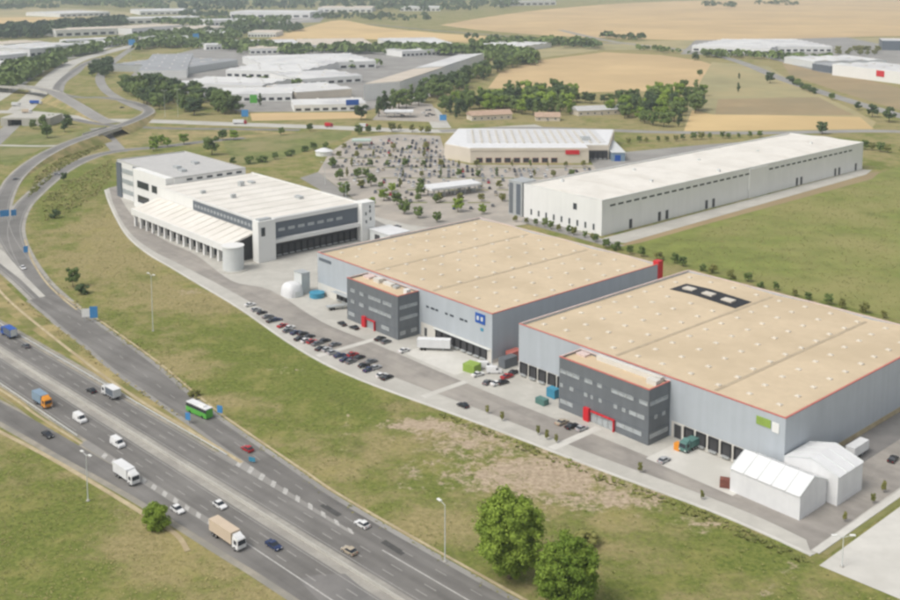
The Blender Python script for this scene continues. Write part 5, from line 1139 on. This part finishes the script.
car('small white car on the upper carriageway near the bottom edge', hv(103.5, 5.0), BK, 'beige', 'hatch'); car('white car cut by the bottom edge on the lower carriageway', hv(126, -3.4), FW, 'white', 'hatch')
p = G(23, 269); car('white car on the slip lane inside the merging ramps', p, R(-52), 'white', 'hatch'); p = G(16, 180); car('dark car on the curved ramp', p, R(38), 'grey', 'hatch'); p = G(57, 175); car('silver blue car on the loop ramp beside a dark tree', p, R(30), 'silver', 'hatch')
p = G(122, 108); car('dark car on the tight bend of the far ramp', p, R(20), 'black', 'saloon')
for (h, n) in ((86, 13.9), (109, 13.4)):
    sheet('asphalt_patch', [HW(h - 3.6, n - .7), HW(h + 3.6, n - 1.0), HW(h + 3.6, n + .6), HW(h - 3.6, n + .9)], .088, 'asphalt_dark')
# bus
bs_ = thing('bus', 'green and white bus on the collector road', 'bus', (*HW(15.5, 21.2)[:2], .09), BK + R(4))
bd = MB().box(-4.9, 4.9, -1.25, 1.25, .4, 1.9).build('body', 'green_paint', bs_)
MB().xprism([(-4.9, 1.902), (4.9, 1.902), (4.75, 3.0), (-4.85, 3.0)], -1.24, 1.24, ins=[0, 0, .06, .06]).build('window_band', 'glass', bs_)
MB().box(-4.9, 4.78, -1.2, 1.2, 3.002, 3.25).build('roof', 'membrane', bs_); MB().box(-3, -.5, -.7, .7, 3.25, 3.55).build('roof_unit', 'white_wall', bs_); MB().box(-4.95, -4.91, -1.1, 1.1, 1.0, 2.9).build('rear_panel', 'green_paint', bs_)
for x in (-3, 3):
    for s in (-1, 1): put('wheel', _cache['truck wheel'], bs_, (x, s * 1.08, .5))
# far vehicles
for (u, v, L, bx, lb) in ((36, 104, 12, 'blue', 'blue lorry below the overpass at the left'), (16, 106, 8, 'membrane', 'white lorry left of the blue lorry near the overpass'), (27, 113, 9, 'haul_tan', 'cream lorry on the cross road at the left'), (240, 124, 12, 'membrane', 'white lorry with red cab on the cross road by the tree belt'), (329, 127, 7, 'red', 'red van-like lorry on the cross road'), (364, 128, 8, 'membrane', 'white lorry right of the red one on the cross road')):
    truck(lb, G(u, v), R(-4), L, 'red' if 'red' in lb else 'white', bx)
# parked cars along the site road; those on the kerb stand end-on to it
SR = SITE_ROT + math.pi / 2
KC = [(250, 306, 'white', 'white car first in the kerbside row by the drum'), (262, 314, 'black', 'black car second in the kerbside row'), (268, 318, 'grey', 'grey car third in the kerbside row'), (277, 321, 'dark blue', 'dark blue car fourth in the kerbside row'), (283, 327, 'red', 'red car fifth in the kerbside row'),
      (290, 329, 'white', 'white car sixth in the kerbside row'), (296, 334, 'dark blue', 'dark blue car seventh in the kerbside row'), (303, 335, 'black', 'black car eighth in the kerbside row'), (309, 338, 'black', 'black car ninth in the kerbside row'), (312, 343, 'red', 'dark red car tenth in the kerbside row'), (317, 345, 'grey', 'grey car eleventh in the kerbside row'),
      (325, 342, 'black', 'black car set back from the kerbside row near the first footpath'), (335, 346, 'grey', 'grey car just left of the first footpath'), (327, 351, 'silver', 'silver car at the kerb left of the first footpath'), (346, 361, 'dark blue', 'dark blue car at the kerb right of the first footpath'), (353, 356, 'red', 'red car beside the dark blue one after the footpath'), (359, 359, 'black', 'black car next to the red one after the footpath'),
      (364, 367, 'black', 'black car at the kerb, third last of the row'), (371, 363, 'grey', 'grey car nearer the road, third last of the row'), (376, 369, 'silver', 'silver car second last at the kerb'), (387, 379, 'black', 'black car last at the kerb'),
      (256, 311, 'silver', 'silver car pulled close to the kerb edge of the row'),
      (272, 322, 'black', 'black car pulled close to the kerb edge of the row'),
      (288, 332, 'grey', 'grey car pulled close to the kerb edge of the row'),
      (300, 340, 'black', 'black car pulled close to the kerb edge of the row'),
      (306, 342, 'white', 'white car pulled close to the kerb edge of the row'),
      (321, 350, 'black', 'black car pulled close to the kerb edge of the row'),
      (333, 354, 'silver', 'silver car pulled close to the kerb edge of the row'),
      (340, 357, 'dark blue', 'dark blue car pulled close to the kerb edge of the row'),
      (351, 363, 'grey', 'grey car pulled close to the kerb edge of the row'),
      (369, 371, 'dark blue', 'dark blue car pulled close to the kerb edge of the row'),
      (382, 377, 'white', 'white car pulled close to the kerb edge of the row'),
      (342, 325, 'black', 'black car beside the left office entrance, first of the pair'), (354, 329, 'black', 'black car beside the left office entrance, second of the pair'), (380, 340, 'black', 'black car right of the left office entrance'), (386, 343, 'grey', 'grey car right of the left office entrance'), (404, 352, 'white', 'white car in front of the left dock apron'),
      (463, 407, 'black', 'black car alone on the site road'), (572, 428, 'black', 'black car by the right office entrance'), (582, 430, 'silver', 'silver car by the right office entrance'), (562, 424, 'beige', 'beige car left of the right office entrance'), (664, 462, 'silver', 'silver car in front of the right office corner'),
      (478, 376, 'white', 'white car in the yard gap between the warehouses, front left'), (488, 384, 'grey', 'grey car in the yard gap, front'), (497, 385, 'white', 'white car in the yard gap, front right'), (503, 384, 'black', 'black car in the yard gap, front right'), (507, 378, 'red', 'red car in the yard gap, middle'), (514, 374, 'black', 'black car in the yard gap beside the right docks'),
      (893, 461, 'black', 'black car on the lane along the right warehouse side')]
for i, (u, v, c_, lb) in enumerate(KC):
    p = G(u, v); car(lb, p, SR + R(random.uniform(-8, 8)) + (0 if i < 32 and i % 3 else R(90) if i in (32, 33, 37) else 0), c_, 'hatch' if i % 2 else 'saloon', group='cars parked along the site road')
for (u, v, k, lb) in ((494, 373, 'van', 'white van at the corner of the left warehouse docks'), (485, 368, 'van', 'white van parked behind the green container')): car(lb, G(u, v), SR + R(-40), 'white', k, name='van')
# trailers and yard clutter
def box_thing(name, label, cat, u, v, L, Wd, Hh, m, rz=0, z=.08, legs=False):
    t = thing(name, label, cat, (*G(u, v)[:2], z), SITE_ROT + rz); z0 = 1.1 if legs else 0
    MB().box(-L / 2, L / 2, -Wd / 2, Wd / 2, z0, z0 + Hh).build('cargo_box' if legs else 'body', m, t)
    for k in range(5): MB().box(-L / 2 + L * k / 5 + .1, -L / 2 + L * k / 5 + .25, -Wd / 2 - .05, Wd / 2 + .05, z0 + .05, z0 + Hh - .05).build('frame_rib', m, t)
    if legs:
        for x in (-L / 2 + 1.5, -L / 2 + 2.7):
            for s in (-1, 1): put('wheel', _cache['truck wheel'], t, (x, s * 1.05, .5))
        MB().box(L / 2 - 2.6, L / 2 - 2.4, -.8, .8, 0, 1.1).build('landing_leg', 'steel', t)
    return t
box_thing('semi_trailer', 'white box trailer backed towards the left warehouse docks', 'trailer', 434, 350, 11.5, 2.6, 2.9, 'membrane', R(42), legs=True)
box_thing('flatbed_trailer', 'long grey flatbed trailer left of the left office', 'trailer', 338, 309, 9, 2.4, .5, 'steel', R(70), legs=True)
box_thing('container', 'lime green container in front of the left warehouse docks', 'container', 472, 371, 4.6, 4.0, 2.6, 'lime_dull', R(10))
box_thing('container', 'dark container between the two warehouses', 'container', 508, 366, 6, 3, 3.2, 'clad_dark', R(90)); box_thing('container', 'dark red container behind the dark one between the warehouses', 'container', 514, 360, 5, 3, 3.4, 'red_trim', R(90)); box_thing('container', 'dark grey container deepest in the gap between the warehouses', 'container', 515, 353, 6, 3, 3.4, 'clad_dark', R(90))
box_thing('skip', 'blue-green skip by the docks left of the right office', 'skip', 542, 404, 3.6, 2.2, 1.8, 'dull_teal', 0); box_thing('container', 'small blue container against the right office corner', 'container', 553, 397, 3.4, 2.4, 2.8, 'cyan', 0)
box_thing('skip', 'orange skip beside the right docks', 'skip', 678, 450, 1.7, 1.7, 2.0, 'orange', 0)
truck('green truck backed up to the right docks beside the orange skip', G(689, 450), SR + R(180), 6.2, cabm='dull_teal', box='dull_teal', hb=2.9)
box_thing('pallet_stack', 'rust-brown stack in the yard left of the large tent', 'stack', 725, 487, 2.6, 1.8, 2.2, 'rust', R(30))
box_thing('semi_trailer', 'white trailer parked along the right warehouse side', 'trailer', 857, 456, 8, 2.5, 2.6, 'membrane', R(90), legs=True)
wt = thing('dome_tent', 'rounded white dome tent beside the bend of the site road', 'tent', (*G(292, 295)[:2], .05), SITE_ROT)
def dome(a, b, h, n=26, k=7, e=.62):
    m_ = MB(); vs = []
    for i in range(k + 1):
        ph = math.pi / 2 * i / k; cz = math.sin(ph) ** .75; cr = math.cos(ph) ** .6 if i < k else 0
        for j in range(n):
            th = 2 * math.pi * j / n; c, q = math.cos(th), math.sin(th); vs.append((a * cr * math.copysign(abs(c) ** e, c), b * cr * math.copysign(abs(q) ** e, q), h * cz))
    return m_.add(vs, [(i * n + j, i * n + (j + 1) % n, (i + 1) * n + (j + 1) % n, (i + 1) * n + j) for i in range(k) for j in range(n)])
dome(4.3, 3.8, 5.4).build('membrane_shell', 'membrane', wt); MB().box(3.9, 4.4, -1.2, 1.2, 0, 2.4).build('doorway', 'steel_pale', wt)
tw_ = thing('utility_tower', 'pale grey upright box tower at the left end of the left warehouse', 'tower', W(-110.5, -6.5), SITE_ROT)
MB().box(0, 5.4, 0, 4, 0, 8.6).build('tower_wall', 'steel_pale', tw_); MB().box(5.402, 5.5, .1, 3.9, .2, 8.4).build('side_panel', 'steel', tw_); MB().box(-.1, 5.6, -.1, 4.1, 8.6, 8.9).build('cap', 'steel', tw_); MB().box(1.6, 3.2, -.08, -.01, 0, 2.4).build('door', 'steel', tw_)
bt_ = thing('water_tank', 'low round blue tank beside the pale utility tower', 'tank', (*G(317, 297)[:2], .05)); MB().cyl(0, 0, 3.0, 0, 2.0, 22).build('shell', 'cyan', bt_); MB().cyl(0, 0, 3.1, 2.0, 2.4, 22, .8).build('lid', 'cyan', bt_)

# car park of the shopping centre: rows along the shop front
CCOL = ['white', 'silver', 'grey', 'black', 'dark blue', 'silver', 'beige', 'silver', 'grey', 'white', 'white', 'beige', 'grey', 'red', 'silver', 'black', 'white', 'grey', 'silver', 'grey']
lot_poly = [(p.x, p.y) for p in [G(*q) for q in [(330, 165), (346, 146), (372, 138), (436, 138), (446, 160), (470, 167), (596, 167), (590, 178), (528, 184), (516, 200), (470, 214), (420, 206), (370, 198)]]]
cand = []; rowi = 0
yy = 560
while yy < 800:
    rowi += 1
    for xx in np.arange(-190, 110, 3.1):
        u, v = PX(xx, yy); dens = .26 + .80 * math.exp(-((u - 432) / 45) ** 2 - ((v - 155) / 13) ** 2) + .5 * math.exp(-((u - 525) / 60) ** 2 - ((v - 170) / 7) ** 2) + .3 * math.exp(-((u - 440) / 60) ** 2 - ((v - 172) / 10) ** 2)
        if not inpoly(np.array([xx]), np.array([yy]), lot_poly)[0] or random.random() > dens: continue
        if -32 < xx < 25 and 560 < yy < 612 and 425 < u < 485: continue
        cand.append((xx, yy))
    yy += 6.2 if rowi % 2 else 11.5
random.shuffle(cand)
for xx, yy in cand[:298]:
        c_ = random.choice(CCOL); o = put('parked_car', small_car(c_), None, (xx, yy, .07), math.pi / 2 + random.choice((0, math.pi)) + random.uniform(-.04, .04))
        tag(o, c_ + ' car in the shopping centre car park', 'car', 'cars in the shopping centre car park')
for k in range(26):
    u, v = random.choice(((386 + random.uniform(0, 50), random.uniform(110, 117)), (330 + 3 * k, 205 - .2 * k)))
    if v > 150: continue
    c_ = random.choice(CCOL); o = put('parked_car', small_car(c_), None, (*G(u, v)[:2], .07), random.uniform(0, 3)); tag(o, c_ + ' car on the forecourt by the cross road', 'car', 'cars on the forecourt')
for k in range(14):
    o = put('parked_car', small_car(random.choice(CCOL)), None, (*G(366 + k * 2.4, 232 - k * .35)[:2], .07), SITE_ROT + R(90)); tag(o, 'car in the row beside the low pale shed', 'car', 'cars beside the low shed')
for yy in (574.5, 609, 645, 680, 715, 750):
    for xx in range(-170, 100, 18):
        if all(inpoly(np.array([q]), np.array([yy]), lot_poly)[0] for q in (xx, xx + 13)): sheet('planting_strip', [(xx, yy, 0), (xx + 13, yy, 0), (xx + 13, yy + 2.4, 0), (xx, yy + 2.4, 0)], .085, 'mid_grass')
x = -150
while x < 100:    # young trees between the rows
    for y in (576, 612, 648, 682, 716, 750):
        if inpoly(np.array([x]), np.array([y]), lot_poly)[0] and random.random() < .9: tree('young_tree', 'young tree between the rows of the shopping centre car park', (x, y + 3), random.uniform(3.8, 6.6), random.choice(('round', 'round', 'tall')), random.choice(('leaf_mid', 'leaf_olive')), 1.15, group='young trees of the car park')
    x += 12

# ================================================================== LAMPS AND SIGNS
def lamp(u, v, h, label, arms=1, rz=0, head='lamp_white', hs=1.0):
    t = thing('street_lamp', label, 'lamp post', (*G(u, v)[:2], 0), rz, 'lamp posts')
    MB().cyl(0, 0, .45, 0, .25, 10).build('base', 'concrete', t); MB().tube((0, 0, .2), (0, 0, h), .14, .08, 8).build('pole', 'steel_pale', t)
    for k in range(arms):
        s = 1 if k == 0 else -1
        MB().tube((0, 0, h - .1), (s * 1.6 * hs, 0, h + .35), .07, .06, 6).build('arm', 'steel_pale', t); MB().box(min(s * 1.4, s * 2.6) * hs, max(s * 1.4, s * 2.6) * hs, -.3 * hs, .3 * hs, h + .3, h + .5).build('lamp_head', head, t)
    return t
lamp(88, 501, 12, 'pale lamp post on the grass below the slip road', 2, R(-40), hs=.9); lamp(445, 562, 13.4, 'slim lamp post on the kerb left of the tallest tree', 1, R(130)); lamp(153, 331, 21, 'very tall mast on the slope above the collector road', 2, R(-40), hs=.9)
for (u, v, h, lb) in ((165, 117, 24, 'tall pale mast at the left of the tree belt'), (178, 117, 25, 'tall pale mast just right of the other one by the tree belt'), (842, 567, 7, 'thin lamp post on the grass strip by the trailer park'), (325, 185, 14, 'thin lamp post at the car park entrance'), (346, 205, 12, 'thin lamp post behind the logistics building'), (131, 60, 22, 'tall mast by the far motorway'), (272, 52, 26, 'tall mast behind the factory estate'), (258, 52, 24, 'slim mast left of the tall one behind the factory estate')): lamp(u, v, h, lb, 2, 0)
def road_sign(u, v, w, h, z, m, label, rz=0, posts=2):
    t = thing('road_sign', label, 'road sign', (*G(u, v)[:2], 0), rz)
    pn = MB().box(-w / 2, w / 2, -.06, .06, z, z + h).build('panel', m, t); MB().box(-w / 2 + .1, w / 2 - .1, .062, .09, z + .1, z + h - .1).build('panel_back', 'steel', pn)
    for k in range(posts): x = 0 if posts == 1 else (-w * .3 if k == 0 else w * .3); MB().box(x - .08, x + .08, .1, .26, 0, z + h - .1).build('post', 'steel', t)
    return t
road_sign(88, 322, 4.2, 3.2, 2.0, 'lamp_white', 'white panel of the paired road signs on the collector road', R(10)); road_sign(94, 322, 2.8, 4.4, 1.6, 'sign_blue', 'blue panel of the paired road signs on the collector road', R(10))
road_sign(188, 424, 1.6, 2.2, 1.2, 'sign_blue', 'blue sign on the verge left of the bus', R(-20), 1); road_sign(220, 418, 1.8, 2.2, 1.6, 'sign_blue', 'blue sign on the kerb right of the bus', R(-20), 1); road_sign(252, 463, 1.9, 1.2, .4, 'cyan', 'low blue-green sign at the tip of the gore', R(-20), 1)
road_sign(5, 222, 4.5, 3.4, 3, 'sign_blue', 'blue road sign left of the ramp nose', R(30)); road_sign(14, 220, 2.6, 3.2, 2.4, 'sign_blue', 'blue road sign on the ramp nose', R(30)); road_sign(26, 254, 1.9, 3.0, .8, 'sign_blue', 'small blue road sign beside the loop ramp', R(20), 1)
road_sign(132, 50, 11, 10, 8, 'sign_blue', 'large blue sign over the far motorway', 0); road_sign(196, 44, 11, 9, 10, 'sign_blue', 'large blue sign on a mast beyond the far motorway', 0); road_sign(245, 121, 6, 6, 4, 'sign_blue', 'blue sign at the right end of the tree belt', 0); road_sign(443, 122, 6, 5, 1.5, 'sign_blue', 'blue sign by the small fuel canopy', 0)
bl = thing('wall_sign', 'blue sign on the cream hall below the golden hill', 'sign', (*G(331, 50.6)[:2], 4)); MB().box(-9, 9, -.6, .0, 0, 6).build('panel', 'sign_blue', bl); MB().box(-8, 8, .0, .4, 1, 5).build('bracket', 'steel', bl)
# median barrier and guard rails
kerb('median_barrier', hline(.75, -420, 320), .35, .85, 'concrete', .05)
for i, (n, h0, h1) in enumerate(((12.0, -300, 44), (-11.0, -300, 4))):
    g_ = thing('guard_rail', ('steel guard rail along the outer edge of the upper carriageway', 'steel guard rail along the outer edge of the lower carriageway')[i], 'guard rail', (*HW(h0, n)[:2], 0), HROT)
    MB().box(0, h1 - h0, -.04, .04, .45, .75).build('rail', 'steel_pale', g_); pm_ = MB().box(-.06, .06, .04, .14, 0, .72).mesh('post', 'steel_pale')
    for k in range(int((h1 - h0) / 6)): put('post', pm_, g_, (k * 6 + 1, 0, 0))
# labels of look-alikes: count them from the left of the view
def ordn(n): return '%d%s' % (n, 'th' if 10 < n % 100 < 14 else {1: 'st', 2: 'nd', 3: 'rd'}.get(n % 10, 'th'))
bpy.context.view_layer.update()
seen = {}
for o in col.objects:
    if o.parent is None and 'label' in o and 'kind' not in o: seen.setdefault(o['label'], []).append(o)
for lb, os_ in seen.items():
    if len(os_) > 1:
        os_.sort(key=lambda o: PX(o.location.x, o.location.y)[0])
        for i, o in enumerate(os_): o['label'] = lb + ', ' + ordn(i + 1) + ' from left'

# ================================================================== HAZE
hb_ = MB().box(-27000, 27000, -9500, 31000, -1.2, 131.5).build('haze', 'asphalt', None); hb_.data.materials.clear()
hm = bpy.data.materials.new('haze_air'); hm.use_nodes = True; nt = hm.node_tree; nt.nodes.clear(); ho = nt.nodes.new('ShaderNodeOutputMaterial'); pv = nt.nodes.new('ShaderNodeVolumePrincipled')
pv.inputs['Color'].default_value = (.74, .83, .95, 1); pv.inputs['Density'].default_value = .00010; pv.inputs['Anisotropy'].default_value = .2
nt.links.new(pv.outputs[0], ho.inputs['Volume']); hb_.data.materials.append(hm); hb_['kind'] = 'stuff'; tag(hb_, 'thin pale haze over the whole landscape', 'haze')
